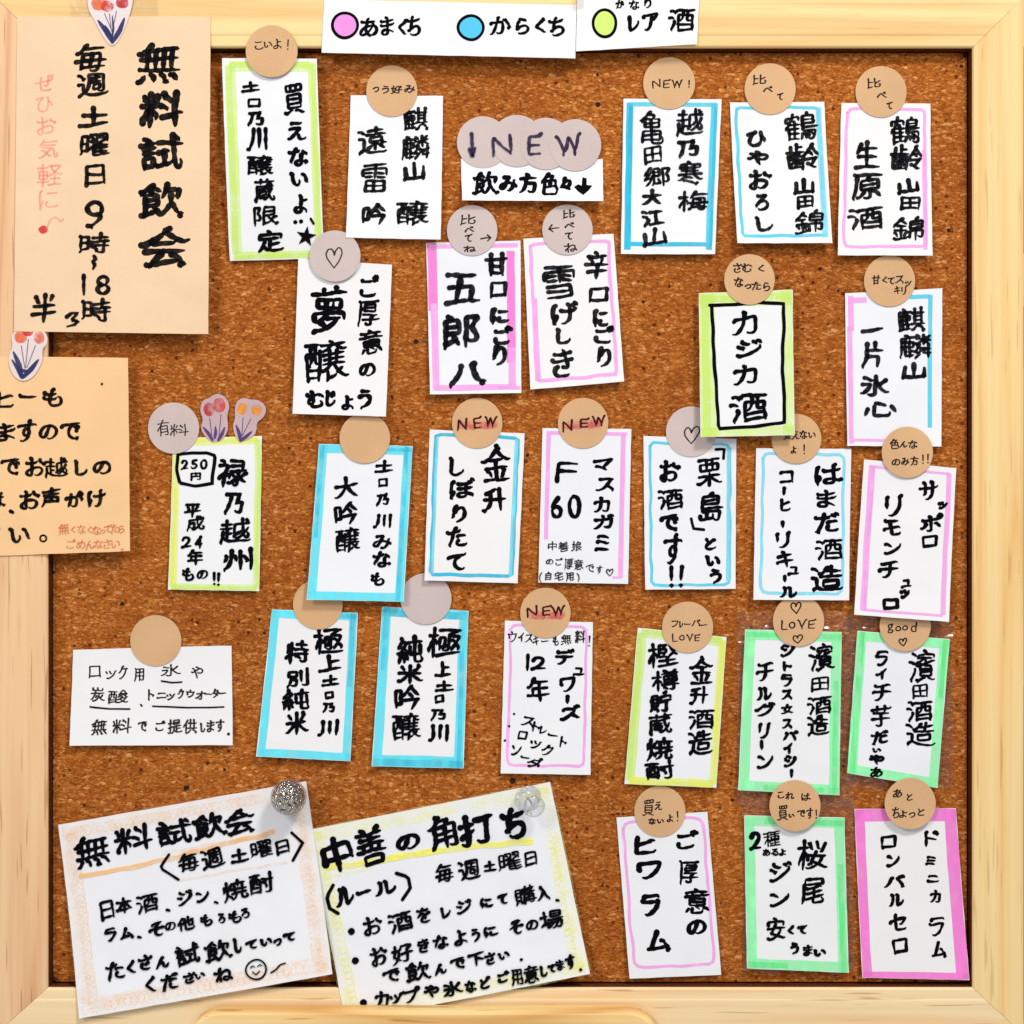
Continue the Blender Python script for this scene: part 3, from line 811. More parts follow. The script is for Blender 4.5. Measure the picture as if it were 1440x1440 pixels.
    def inset(s, u, v, i, j):
        """corner (u,v) moved in by i, j grid units"""
        return s.at((i / s.W) if u == 0 else 1 - i / s.W, (j / s.H) if v == 0 else 1 - j / s.H)
    def edge(s, side, ins, wd, mat, a=0.0, b=1.0, name='marker_border', wob=0.8, end=None):
        e = end if end is not None else ins
        if side in 'LR':
            u = ins / s.W if side == 'L' else 1 - ins / s.W
            v0 = a if a > 0 else e / s.H; v1 = b if b < 1 else 1 - e / s.H
            pts = [s.at(u, v0 + (v1 - v0) * t / 20) for t in range(21)]
        else:
            v = ins / s.H if side == 'T' else 1 - ins / s.H
            u0 = a if a > 0 else e / s.W; u1 = b if b < 1 else 1 - e / s.W
            pts = [s.at(u0 + (u1 - u0) * t / 14, v) for t in range(15)]
        sd = R.uniform(0, 90)
        P = [(x + (wob * noise.noise((y * .02, sd, 1)) if side in 'LR' else 0), y + (wob * noise.noise((x * .02, sd, 2)) if side in 'TB' else 0)) for x, y in pts]
        p_ = s.pen(); W = [wd * (1 + .10 * noise.noise((x * .03, y * .03, sd))) for x, y in P]
        p_.ribbon(P, W, cap=False); return s.fin(p_, name, M[mat])
    def frame(s, wd, mat, ins=None, sides='LRTB', wob=0.8, **kw):
        kw.setdefault('end', 0.8)
        for q in sides: s.edge(q, ins if ins is not None else wd / 2 + 0.4, wd, mat, wob=wob, **kw)
    def round_frame(s, ins, wd, mat, r=12, gap=None, wob=1.0, T=None, B=None):
        T = ins if T is None else T; B = ins if B is None else B
        pts = []
        def c(u, v, i, j): return s.inset(u, v, i, j)
        for (u, v, seq) in ((0, 0, ((ins, T + r), (ins + r * .3, T + r * .3), (ins + r, T))), (1, 0, ((ins + r, T), (ins + r * .3, T + r * .3), (ins, T + r))),
                            (1, 1, ((ins, B + r), (ins + r * .3, B + r * .3), (ins + r, B))), (0, 1, ((ins + r, B), (ins + r * .3, B + r * .3), (ins, B + r)))):
            for i, j in seq: pts.append(c(u, v, i, j))
        s.line(pts, wd, mat, 'marker_border', closed=True, wob=wob)

SM = {'k': 'sticker_kraft', 'p': 'sticker_pink'}
class Round(Sheet):
    """a round sticker, slightly bowed"""
    def __init__(s, cx, cy, kind, label, r=35.5, h=0.0012, group=GS, bow=0.0):
        s.q = [(cx - r, cy - r), (cx + r, cy - r), (cx + r, cy + r), (cx - r, cy + r)]
        s.h0 = h; s.a = bow; s.c = 0; s.lean = 0; s.th = 0.00012; s.k = 1 - (h + s.th) / D; s.W = s.H = 2 * r
        s.tm = (cx, cy - r); s.bm_ = (cx, cy + r); s.lm = (cx - r, cy); s.rm = (cx + r, cy)
        n = 48; v = []; f = []
        rings = (0.5, 0.97, 1.0, 1.0); dz = (0, 0, -0.00002, -s.th)
        v.append(s.surf(cx, cy, 0))
        for q, z in zip(rings, dz):
            for i in range(n):
                a = 2 * math.pi * i / n; v.append(s.surf(cx + r * q * math.cos(a), cy + r * q * math.sin(a), z))
        for i in range(n): f.append((0, 1 + (i + 1) % n, 1 + i))
        for k in range(3):
            for i in range(n):
                a_, b_ = 1 + k * n + i, 1 + k * n + (i + 1) % n; f.append((a_, b_, b_ + n, a_ + n))
        f.append(tuple(1 + 3 * n + i for i in range(n)))
        s.root = empty('round_sticker', pos(cx, cy, h, s.k)); tag(s.root, label, 'sticker', group)
        s.inv = s.root.matrix_basis.inverted()
        me = mesh('sticker_disc', v, f)
        bm = bmesh.new(); bm.from_mesh(me); bmesh.ops.recalc_face_normals(bm, faces=bm.faces); bm.to_mesh(me); bm.free()
        s.own(link('sticker_disc', me, M[SM[kind]], s.root)); s.z = 0.00003
    def text(s, run, mat='pen', name='lettering', **kw):
        kw.setdefault('width', 1.7); kw.setdefault('brush', 0.1); kw.setdefault('rag', 0.15)
        return Sheet.text(s, run, mat, name, **kw)
def Card(quad, label, mat='white', name='paper_card', **kw):
    return Sheet(name, quad, M[mat], label, **kw)
# ------------------------------------------------------------------ kraft notices at the left, lying on the frame
k1 = Card([(24, 23), (296, 23), (293, 470), (20, 466)], 'tall pale kraft notice with big black brush characters, top left corner', 'kraft_pale', 'kraft_notice', group='kraft paper notices at the left edge', h0=0.0088, a=0.0006, c=0.0003, cat='notice')
k1.text('無 225 88 62 58|料 228 154 62 50|試 228 215 62 50|飲 227 282 62 50|会 232 349 66 58', 'black_dry', width=7.4, brush=.55)
k1.text('毎 128 82 44 40|週 130 119 42 32|土 132 164 42 28|曜 134 204 42 34|日 134 246 30 30|9 133 302 30 42|時 134 343 42 28|S 132 369 8 20|1 118 401 6 30|8 145 401 22 30|時 137 437 42 32', 'black_dry', width=5.4, brush=.4)
k1.text('半 63 434 36 42|Z 102 449 18 22', 'black_dry', width=4.8)
k1.text('ぜ 63 117 28|ひ 63 146 24|お 65 177 26|気 68 209 28|軽 70 246 36 32|に 68 281 28', 'pinktext', width=2.4, brush=0)
p_ = k1.pen(); p_.blob(61, 323, 6.5, 5.5); k1.fin(p_, 'note_head', M['reddot'])
k1.line([(65, 322), (71, 308), (78, 304), (86, 312), (90, 308)], 2.2, 'pinktext', 'note_stem')
k2 = Card([(-130, 500), (180, 503), (183, 775), (-126, 786)], 'warm kraft notice cut off by the left edge, five horizontal lines of writing', 'kraft_warm', 'kraft_notice', group='kraft paper notices at the left edge', h0=0.0088, a=0.0003, c=0.0, lean=0.0003, cat='notice')
k2.text('コ -60 562 26|ー -26 560 26|ヒ 7 562 24 24|ー 40 558 28|も 75 560 28 26', 'black_dry', width=4.0)
k2.text('飲 -80 606 34|め -28 607 26|ま 8 608 28 26|す 38 607 28 32|の 68 608 26 22|で 100 606 30 26', 'black_dry', width=3.8)
k2.text("で 15 657 28|お 50 657 28|越 79 658 34 28|し 115 658 18 22|の 143 658 26 20", 'black_dry', width=3.8)
k2.text('は -4 704 22|、 16 716 12|お 42 703 28|声 72 700 28 28|が 105 702 26 22|け 136 702 26 24', 'black_dry', width=3.8)
k2.text('だ -60 750 26|さ -12 752 24|い 29 753 28 22', 'black_dry', width=3.8)
p_ = k2.pen(); p_.ribbon(circ(61, 757, 4.5, 4.5, 12), 2.4); k2.fin(p_, 'full_stop', M['black'])
k2.text('無 90 744 16|く 103 745 9|な 115 744 13|く 126 745 9|な 136 746 13|っ 145 747 9|て 152 744 11|た 162 743 13|ら 171 744 11', 'redtext', width=1.2, brush=0)
k2.text('ご 100 765 13|め 114 766 13|ん 127 766 13|な 139 765 13|さ 151 765 13|い 163 765 12|。 172 770 9', 'redtext', width=1.2, brush=0)
p_ = k2.pen(); p_.blob(143.5, 540, 1.6, 1.9); k2.fin(p_, 'pin_prick', M['black'])

# clear tape across the top of the tall notice
def tape(quad, label, h0=0.00925, mat='tape'):
    t = Sheet('clear_tape', quad, M[mat], label, 'tape', 'pieces of clear tape', h0=h0, a=0.0, th=0.00005, nx=12, ny=4, rough=0.6)
    return t
tape([(98, -8), (222, -10), (223, 21), (100, 24)], 'clear tape strip across the top edge of the tall kraft notice')

# ------------------------------------------------------------------ colour key strips at the top
st1 = Card([(456, -1), (811, 7), (809, 82), (452, 74)], 'long white strip on the top frame rail with pink and blue dots', name='key_strip', group='colour key strips on the top rail', h0=0.0088, a=-0.0001, ny=6, nx=16, cat='strip')
def keydot(sh, x, y, rx, ry, mat, rot=0):
    p_ = sh.pen(); p_.blob(x, y, rx, ry, 24, 0.02); sh.fin(p_, 'colour_dot', M[mat])
    P = circ(x, y, rx, ry, 30); sh.line(P, 4.2, 'black', 'dot_outline', wob=0.6, step=4)
M['fill_pink'] = ink_mat('pink_dot_fill', lin(246, 150, 226), 0.95, amount=0.12)
M['fill_blue'] = ink_mat('blue_dot_fill', lin(86, 200, 238), 0.95, amount=0.15)
M['fill_lime'] = ink_mat('lime_dot_fill', lin(212, 246, 120), 0.95, amount=0.12)
keydot(st1, 485, 36, 17.5, 18, 'fill_pink'); keydot(st1, 662, 39, 17.5, 17, 'fill_blue')
st1.text('あ 519 39 26 28|ま 545 37 20 26|く 566 39 12 22|ち 582 37 20 28', width=3.5)
st1.text('か 704 36 28 26|ら 735 37 20 24|く 760 37 14 22|ち 783 38 22 28', width=3.5)
st2 = Card([(812, -22), (984, -22), (980, 62), (810, 72)], 'shorter white strip at the top with a lime dot', name='key_strip', group='colour key strips on the top rail', h0=0.0094, a=-0.0001, ny=6, cat='strip')
keydot(st2, 850, 33, 16.5, 19, 'fill_lime')
st2.text('レ 892 33 16 24|ア 916 31 22 26|酒 959 28 36 32', width=3.8)
st2.text('か 872 6 12 12|な 892 7 14 14|り 911 5 10 14', width=2.4)
tape([(806, -8), (822, -8), (821, 12), (806, 12)], 'small clear tape piece where the two top strips meet', 0.0100)

# ------------------------------------------------------------------ first row
def lime_border(c, w=14, mat='lime', sides='LRTB', ins=0):
    for q in sides:
        c.edge(q, w / 2 + ins + .5, w, mat, wob=1.5)
    for q in sides:
        c.edge(q, w * 0.40 + ins, w * 0.6, mat, wob=2.0)
c = Card([(313, 83), (446, 84), (455, 362), (322, 366)], 'tall card with yellow-green border and a black star at the foot', h0=0.0072, a=-0.0052, c=0.0003)
lime_border(c, 15, 'lime', 'LT', 3); lime_border(c, 11, 'lime', 'RB', 1)
c.text('買 414 141 28 44|え 418 185 27 27|な 420 221 28 26|い 422 253 24 20|よ 423 287 20 26|. 415 312 5|. 423 311 5', width=4.2)
c.text('土 354 123 26 14|口 358 146 18 13|乃 360 168 24 20|川 363 197 26 32|醸 366 233 36 28|蔵 372 267 30 32|限 373 303 34 28|定 380 338 38 32', width=4.2)
c.line([(437, 307), (441, 314)], 3.4, 'black')
p_ = c.pen(); p_.poly([(430 + (15 if i % 2 == 0 else 6) * math.sin(i * math.pi / 5 + .15), 332 - (15 if i % 2 == 0 else 6) * math.cos(i * math.pi / 5 + .15)) for i in range(10)]); c.fin(p_, 'star', M['black'])
s = Round(382, 72, 'k', 'kraft sticker across the top rail above the tall yellow-green card', h=0.0090, r=36.5)
s.text('こ 364 64 12 12|い 377 63 12 8|よ 390 62 12 14|! 405 63 3 14')

c = Card([(493, 133), (623, 134), (620, 338), (487, 335)], 'plain white card without border, three short groups of characters, below a kraft sticker', a=0.0030, c=0.0005)
c.text('麒 584 167 38 32|麟 584 207 44 34|山 583 241 30 26', 'black_dry', width=4.6)
c.text('遠 523 198 42 38|雷 527 251 38 44', 'black_dry', width=4.6)
c.text('吟 527 302 36 32|醸 580 300 46 34', 'black_dry', width=4.6)
s = Round(551, 128, 'k', 'kraft sticker on the borderless white card, four small characters in a row', r=36)
s.text('つ 529 126 9 8|う 542 126 11 11|好 558 126 16 12|み 576 125 15 12', width=1.9)

c = Card([(648, 222), (848, 223), (848, 284), (650, 283)], 'small wide white tag under four overlapping round stickers', a=0.0035, ny=6, name='paper_tag')
c.text('飲 683 258 36 34|み 715 258 26 24|方 743 258 26 30|色 773 259 26 34|々 796 259 18 22', width=4.6)
p_ = c.pen(); p_.poly([(807, 263), (813, 259), (818, 261), (819, 249), (825, 250), (825, 260), (833, 261), (828, 268), (820, 275), (813, 270)]); c.fin(p_, 'arrow', M['black'])
NG = 'overlapping washi stickers that spell a word'
for i, (x, y, lb, run) in enumerate([(679, 200, 'leftmost of four overlapping pale stickers, with a down arrow', 'D 664 205 16 36'),
                             (727, 198, 'second of four overlapping pale stickers, with letter N', 'N 706 205 30 30'),
                             (768, 202, 'third of four overlapping pale stickers, with letter E', 'E 751 204 20 30'),
                             (809, 204, 'rightmost of four overlapping pale stickers, with letter W', 'W 800 204 34 28')]):
    s = Round(x, y, 'p', lb, r=36.5, h=0.0011 + 0.00016 * i, group=NG)
    if i == 1:
        s.h0 += 0.0
    s.z = 0.0006 - 0.00016 * i + 0.00004
    s.text(run, 'violet', width=3.6, brush=.2, rag=.4)

c = Card([(877, 138), (1015, 139), (1005, 358), (873, 358)], 'card with thick deep blue marker border, topmost row, left of two light-bordered cards', a=0.0032, c=0.0004)
for ins, w_ in ((9, 9), (11, 6)): c.edge('L', ins, w_, 'cyan_deep', end=6)
c.edge('R', 9, 8, 'cyan_deep', end=6); c.edge('T', 8, 6, 'cyan', end=6); c.edge('B', 14, 6, 'cyan_deep', end=6); c.edge('R', 12, 5, 'cyan', end=8)
c.text('亀 917 180 34 48|田 918 218 26 24|郷 924 248 38 28|大 917 278 28 22|江 918 307 32 24|山 921 334 32 24', 'black_dry', width=4.4)
c.text('越 970 172 38 38|乃 967 209 30 24|寒 971 243 36 34|梅 975 283 42 30', 'black_dry', width=4.6)
s = Round(941, 117, 'k', 'kraft sticker with thin pen word NEW and exclamation mark', r=36.5)
s.text('N 923 118 13 12|E 937 118 11 12|W 952 118 14 11|! 969 118 2 10', width=1.8)

c = Card([(1027, 143), (1160, 142), (1169, 343), (1036, 343)], 'card with light blue line border in the top row, between deep blue and pink ones', a=0.0036, c=0.0004)
c.round_frame(8, 4.6, 'cyan', r=2, B=11); c.edge('R', 9, 8, 'cyan_pale', end=8)
c.text('鶴 1127 177 48 40|齢 1130 220 46 38|山 1131 262 28 22|田 1132 284 24 18|錦 1137 314 40 32', 'black_dry', width=4.8)
c.text('ひ 1065 195 28 24|や 1067 222 30 22|お 1069 253 30 28|ろ 1071 285 20 24|し 1076 315 24 22', 'black_dry', width=4.4)
s = Round(1083, 125, 'k', 'kraft sticker with three pen characters stepping down, on the light blue card', r=36)
s.text("比 1068 112 20 14|べ 1080 126 14 9|て 1097 136 8 10", width=1.9)
c = Card([(1184, 144), (1309, 145), (1310, 360), (1177, 360)], 'card with thin pink line border at the top right', a=0.0036, c=0.0004)
c.round_frame(8, 4.4, 'pink', r=5, B=13); c.edge('R', 9, 6, 'pink', a=.3, end=8)
c.text('鶴 1273 182 46 40|齢 1277 222 46 38|山 1278 262 30 20|田 1280 286 28 20|錦 1277 323 44 34', 'black_dry', width=4.8)
c.text('生 1220 217 36 40|原 1219 263 46 38|酒 1218 307 50 34', 'black_dry', width=4.8)
s = Round(1239, 129, 'k', 'kraft sticker with three pen characters stepping down, on the pink card, top right', r=36)
s.text("比 1229 117 20 14|べ 1240 134 14 9|て 1251 149 8 11", width=1.9)

# ------------------------------------------------------------------ second row
c = Card([(419, 363), (551, 372), (543, 586), (412, 582)], 'borderless white card below the tall yellow-green card, under a heart sticker', a=0.0030, h0=0.0024, c=0.0003)
c.text('夢 463 437 50 66|醸 459 507 60 58|む 445 562 26 24|じ 466 561 14 22', width=6.0)
c.text('ょ 489 567 18 20|う 513 561 20 28', width=5.0)
c.text('ご 519 403 28 30|厚 518 440 30 36|意 522 481 34 36|の 517 520 24 20', width=4.2)
s = Round(471, 360, 'p', 'pale sticker with a heart, overlapping the corner of the yellow-green card', r=36, h=0.0042)
s.text('H 470 363 24 30', 'pen', width=1.8)

c = Card([(599, 341), (732, 338), (733, 553), (605, 555)], 'card with broad pink side borders, second row centre', a=0.0032, c=0.0004)
c.edge('L', 8, 13, 'pink_deep', b=.45, end=1); c.edge('L', 9, 10, 'pink', a=.4, end=6); c.edge('R', 14, 12, 'pink_deep', b=.8); c.edge('R', 13, 10, 'pink', a=.7, end=10)
c.edge('T', 6, 6, 'pink', end=4); c.edge('B', 9, 8, 'pink', end=7); c.edge('B', 8, 5, 'pink', a=.7, end=1)
c.text('甘 698 372 32 34|口 701 407 24 24|に 703 445 26 22|ご 707 472 26 26|り 703 500 20 30', 'black_dry', width=5.0)
c.text('五 650 405 50 44|郎 648 466 54 50|八 657 527 52 32', 'black_dry', width=6.2)
s = Round(664, 324, 'p', 'pale sticker with a right-pointing arrow on the broad pink card', r=35.5)
s.text("比 658 309 22 14|べ 660 323 14 8|て 659 335 10 11|ね 661 350 17 10|> 683 335 15 12", width=1.9)
c = Card([(736, 335), (863, 328), (877, 537), (746, 548)], 'tilted card with thin pink line border, second row, right of the broad pink card', a=0.0036, lean=0.001)
c.round_frame(9, 5.0, 'pink', r=2, B=11); c.edge('L', 12, 6, 'pink', a=.4, end=10)
c.text('辛 840 373 34 42|口 842 415 28 22|に 845 448 22 24|ご 850 472 28 24|り 850 503 20 30', 'black_dry', width=4.6)
c.text('雪 787 397 48 50|げ 794 442 40 34|し 793 473 22 22|き 792 511 30 42', 'black_dry', width=4.8)
s = Round(798, 323, 'p', 'pale sticker with a left-pointing arrow on the tilted pink card', r=35.5)
s.text("比 800 301 17 12|べ 801 317 14 8|て 800 332 10 11|ね 803 348 19 12|< 779 321 15 12", width=1.9)

# ------------------------------------------------------------------ third row
c = Card([(243, 616), (368, 613), (365, 831), (237, 829)], 'yellow-bordered card with a boxed price at its upper left', a=0.0022)
lime_border(c, 11, 'yellow', 'LT'); lime_border(c, 9, 'lime', 'RB')
c.line([(249, 640), (270, 637), (290, 637), (302, 641), (300, 660), (298, 680), (275, 683), (252, 680), (248, 660), (249, 642)], 4.6, 'black', 'price_box', wob=.8, step=4)
c.text('2 260 653 10 14|5 273 653 10 14|0 286 653 11 15|円 275 670 15 11', width=3.0)
c.text('禄 327 665 42 40|乃 329 708 28 30|越 330 747 44 34|州 334 787 46 30', width=4.6)
c.text('平 271 718 24 20|成 275 736 26 20|2 263 762 13 16|4 279 763 13 18|年 275 784 22 22|も 266 808 17 18|の 285 808 16 13|! 302 814 4 18|! 308 815 4 18', width=3.2)
s = Round(244, 602, 'p', 'pale sticker with two pen characters beside two tulip stickers', r=36)
s.text("有 230 602 18 22|料 252 605 26 18", width=1.6)

c = Card([(448, 624), (580, 627), (568, 846), (432, 843)], 'turquoise-bordered card overlapping the turquoise card below it, third row', h0=0.0022, a=0.0040, c=0.0003)
c.frame(12, 'teal'); c.edge('R', 8, 6, 'teal_streak', end=1); c.edge('T', 6, 5, 'teal_streak', end=1, a=.5); c.edge('L', 5, 6, 'teal_streak', end=1, b=.6)
c.text('土 540 656 27 16|口 538 679 13 13|乃 538 703 18 17|川 539 733 24 19|み 538 762 28 20|な 537 787 26 22|も 532 815 18 18', width=3.6)
c.text('大 487 686 34 30|吟 487 723 36 34|醸 489 759 34 34', width=4.0)
s = Round(513, 616, 'k', 'blank kraft sticker on the turquoise card of the third row', h=0.0032, r=35.5)

c = Card([(604, 604), (738, 609), (728, 820), (597, 816)], 'card with light blue line border, third row, under a red-smudged sticker', a=0.0022, c=0.0003)
c.round_frame(9, 5.0, 'cyan_deep', r=2, T=7); c.edge('L', 11, 4, 'cyan_pale', end=9); c.edge('R', 11, 5, 'cyan_pale', end=9)
c.text('金 698 653 40 50|升 696 703 34 34', width=4.6)
c.text('し 643 657 22 26|ぼ 650 688 38 28|り 646 723 20 26|た 643 755 28 28|て 642 791 26 24', width=4.2)
def newred(x, y, lb, run, t=0):
    s = Round(x, y, 'k', lb, r=35.5)
    p_ = s.pen(); P = [(x - 22 + i * 4.2, y + 3 + 1.2 * (-1) ** i + t * i) for i in range(12)]
    P = resample(np.array(P), 2.0); p_.ribbon([tuple(q) for q in P], [10 + 4 * noise.noise((i * .23, x, y)) for i in range(len(P))]); s.fin(p_, 'red_smudge', M['rouge'])
    p_ = s.pen(0.00003); p_.ribbon([(x - 16, y + 5), (x - 4, y + 6 + t * 4)], 8); p_.ribbon([(x + 8, y + 4), (x + 23, y + 3 + t * 6)], 10, dz=2e-5); s.fin(p_, 'red_smudge', M['rouge'])
    s.text(run, 'darkred', width=2.4); return s
newred(671, 595, 'kraft sticker with red-smudged NEW on the light blue card', 'N 650 597 14 17|E 671 595 12 16|W 690 593 16 14')
c = Card([(763, 602), (888, 603), (883, 821), (757, 819)], 'pink-bordered card with a large letter and number, third row', a=0.0022)
c.edge('L', 9, 6, 'pink', b=.72, end=6); c.edge('R', 11, 7, 'pink', end=8); c.edge('T', 7, 5, 'pink', end=6); c.edge('B', 9, 3, 'pink', a=.82, end=10)
c.text('マ 848 655 28 20|ス 852 682 26 20|カ 847 710 22 22|ガ 850 734 30 20|ミ 848 764 20 26', width=4.0)
c.text('F 796 663 34 30|6 783 713 18 34|0 808 712 20 36', width=4.8)
c.text('中 777 768 13 13|善 793 769 15 15|娘 811 768 14 14|の 773 790 11 8|ご 786 790 10 11|厚 800 793 13 15|意 814 794 14 15|で 830 799 12 11|す 843 801 9 11|H 857 805 10 11|( 760 812 3 14|自 771 810 9 12|宅 786 810 13 13|用 801 811 11 12|) 813 812 3 12', 'pen', width=1.5)
newred(820, 595, 'kraft sticker with red-smudged NEW on the card with large letter', 'N 798 599 15 17|E 821 595 13 13|W 842 592 18 13', -.3)

c = Card([(905, 613), (1036, 617), (1034, 828), (907, 829)], 'light blue bordered card partly under the black-framed card, third row', a=0.0022, lean=-.0006)
c.round_frame(9, 4.2, 'cyan', r=6, T=9, B=6); c.edge('R', 11, 5, 'cyan_pale', end=12)
c.line([(1007, 632), (1019, 631), (1018, 645)], 4.2, 'black')
c.line([(972, 729), (975, 743), (990, 745)], 4.2, 'black')
c.text('栗 998 664 34 40|島 1000 713 34 42|と 999 765 16 18|い 1003 789 20 14|う 1006 810 16 20', width=4.2)
c.text('お 942 663 28 30|酒 944 702 36 30|で 942 735 26 24|す 947 773 26 44|! 944 811 8 30|! 958 811 8 30', width=4.4)
s = Round(972, 607, 'p', 'pale sticker with a heart, half hidden by the black-framed card', r=35.5, h=0.0011)
s.text('H 973 612 23 25', 'pen', width=1.8)
c = Card([(1064, 630), (1198, 631), (1193, 844), (1059, 843)], 'pale blue bordered card, third row, below right of the black-framed card', h0=0.0014, a=0.0036)
c.round_frame(10, 4.4, 'cyan_pale', r=7, T=8, B=9)
c.text('は 1165 668 38 28|ま 1163 702 28 26|だ 1165 735 36 28|酒 1167 773 38 30|造 1163 813 44 36', width=4.6)
c.text('コ 1107 671 20 18|I 1103 691 6 12|ヒ 1105 710 14 18|I 1101 738 6 10|リ 1101 760 20 22|キ 1104 787 26 24|ュ 1116 802 15 12|I 1103 814 6 10|ル 1109 833 26 16', width=3.8)
s = Round(1120, 617, 'k', 'kraft sticker partly under the black-framed card, on the pale blue card', r=35, h=0.0023)
s.text("買 1108 611 11 15|え 1119 612 10 12|な 1130 611 11 12|い 1142 612 10 8|よ 1116 633 8 10|! 1131 632 3 13", width=1.7)
c = Card([(1216, 646), (1346, 658), (1333, 874), (1200, 864)], 'pink-bordered card leaning right, third row next to the right frame rail', h0=0.0030, a=0.0045)
c.edge('L', 12, 9, 'pink', end=8); c.edge('R', 9, 7, 'pink', end=9); c.edge('T', 9, 4, 'pink', end=8); c.edge('B', 8, 3.5, 'pink', end=9); c.edge('L', 14, 4, 'pink', end=9)
c.text('サ 1307 691 28 26|ッ 1327 711 13 10|ポ 1311 735 32 24|ロ 1308 762 22 18', width=3.9)
c.text('リ 1257 712 24 30|モ 1255 743 24 24|ン 1256 771 24 18|チ 1251 801 28 24|ュ 1274 820 14 12|ッ 1272 835 14 12', width=4.2)
c.text('ロ 1252 849 24 16', width=6.0)
s = Round(1276, 636, 'k', 'kraft sticker with two lines of pen writing, on the leaning pink card', r=36, h=0.0044)
s.text("色 1258 624 13 15|ん 1271 625 11 9|な 1284 625 13 12|の 1260 650 12 10|み 1273 649 12 11|方 1286 648 12 13|! 1298 646 3 13|! 1305 645 3 13", width=1.8)

# upper right pair above them
c = Card([(983, 412), (1115, 407), (1117, 612), (985, 615)], 'yellow-green card with a black inner frame around its writing', h0=0.0052, a=0.0022)
for q, w_ in (('L', 22), ('R', 16), ('T', 20), ('B', 13)):
    c.edge(q, w_ / 2 + .5, w_, 'lime', end=1, wob=.5)
c.edge('L', 9, 11, 'lime', end=2); c.edge('T', 8, 9, 'lime', end=2)
c.line([(998, 429), (1030, 428), (1065, 425), (1103, 427), (1102, 470), (1100, 520), (1103, 560), (1102, 594), (1060, 600), (1011, 603), (1008, 560), (1004, 500), (1001, 431)], 5.0, 'black', 'ink_frame', wob=.7)
c.text('カ 1049 454 36 34|ジ 1054 491 38 26|カ 1049 527 34 28', width=4.4)
c.text('酒 1054 573 52 42', width=4.6)
s = Round(1054, 393, 'k', 'kraft sticker with two lines of pen writing, on the black-framed card', r=35.5, h=0.0060)
s.text("さ 1037 377 11 14|む 1051 377 15 12|く 1070 378 9 10|な 1039 397 13 14|っ 1052 403 9 7|た 1064 402 13 12|ら 1078 403 10 13", width=1.9)
c = Card([(1189, 412), (1326, 405), (1323, 628), (1191, 627)], 'card with pink left border and blue right border', a=0.0030, h0=0.0008)
c.edge('L', 8, 8, 'pink', b=.25, end=4); c.edge('L', 6, 7, 'pink', a=.22, end=3); c.edge('T', 11, 8, 'pink', b=.22, end=4); c.edge('B', 8, 4, 'pink', b=.4, end=7)
c.edge('R', 17, 6, 'cyan', b=.88, end=8); c.edge('T', 10, 6, 'cyan', a=.66, b=.87)
c.text('麒 1282 450 42 34|麟 1287 487 48 34|山 1286 522 32 22', 'black_dry', width=4.8)
c.text('一 1227 464 30|片 1227 499 32 36|氷 1230 542 40 30|心 1238 575 50 24', 'black_dry', width=4.8)
s = Round(1251, 395, 'k', 'kraft sticker with pen writing on the pink and blue bordered card', r=36, h=0.0016)
s.text("甘 1232 394 12 13|く 1244 394 7 9|て 1253 395 9 10|ス 1265 393 12 11|ッ 1277 399 9 8|キ 1262 408 9 11|リ 1271 409 7 11", width=1.8)

# ------------------------------------------------------------------ fourth row
c = Card([(102, 914), (325, 908), (328, 1047), (99, 1048)], 'wide white card with three lines of thin pen writing', a=0.0030, c=0.0005, nx=14, ny=10)
KW = dict(width=2.2, brush=.1, rag=.12)
c.text("口 133 945 17 18|ッ 155 949 16 12|ク 172 946 13 20|用 195 949 15 18|氷 240 943 26 17|や 277 946 17 18", 'pen', **KW)
c.text("炭 137 977 20 20|酸 166 980 28 19|、 199 989 8|ト 212 977 8 16|ニ 227 978 13 9|ッ 240 980 12 9|ク 254 976 9 14|ウ 268 976 11 11|ォ 282 978 13 12|ー 293 976 12|タ 303 975 9 13|ー 313 975 12", 'pen', **KW)
c.text("無 141 1022 22 22|料 172 1021 28 20|で 201 1021 13 15|ご 226 1021 14 14|提 246 1021 20 20|供 268 1021 20 20|し 286 1023 6 13|ま 297 1021 11 16|す 310 1020 12 17|。 322 1029 8", 'pen', **KW)
for a, b in (((227, 958), (255, 959)), ((127, 994), (183, 997)), ((215, 993), (315, 994))):
    c.line([a, ((a[0] + b[0]) / 2, (a[1] + b[1]) / 2 + 1.5), b], 2.3, 'black', 'underline', wob=.3)
s = Round(219, 901, 'k', 'blank kraft sticker on the wide thin-pen card', r=36)

c = Card([(382, 857), (503, 862), (493, 1070), (361, 1063)], 'turquoise-bordered card, fourth row, left one of the pair', a=0.0030, c=0.0003)
c.frame(11, 'teal'); c.edge('R', 6, 7, 'teal_streak', b=.5, end=1); c.edge('T', 5, 6, 'teal_streak', a=.5, end=1)
c.text('極 462 902 42 38|上 464 932 32 22|土 465 957 26 14|口 463 978 12 11|乃 462 995 17 13|川 462 1024 27 22', width=4.2)
c.text('特 418 918 34 32|別 418 954 32 24|純 417 984 38 30|米 417 1017 32 32', width=4.2)
s = Round(447, 850, 'k', 'blank kraft sticker mostly under the turquoise card above', r=35, h=0.0012)
c = Card([(537, 853), (659, 859), (652, 1080), (523, 1077)], 'turquoise-bordered card, fourth row, right one of the pair, streaky marker border', a=0.0030, c=0.0003)
c.frame(13, 'teal'); c.edge('B', 9, 15, 'teal', end=1); c.edge('T', 8, 10, 'teal_streak', end=1); c.edge('L', 7, 8, 'teal_streak', end=1, b=.4); c.edge('B', 6, 9, 'teal_streak', end=1); c.edge('R', 7, 6, 'teal_streak', end=1)
c.text('極 625 903 48 40|上 623 941 24 20|土 625 965 26 14|口 618 983 13 12|乃 616 1005 22 16|川 617 1031 26 24', width=4.2)
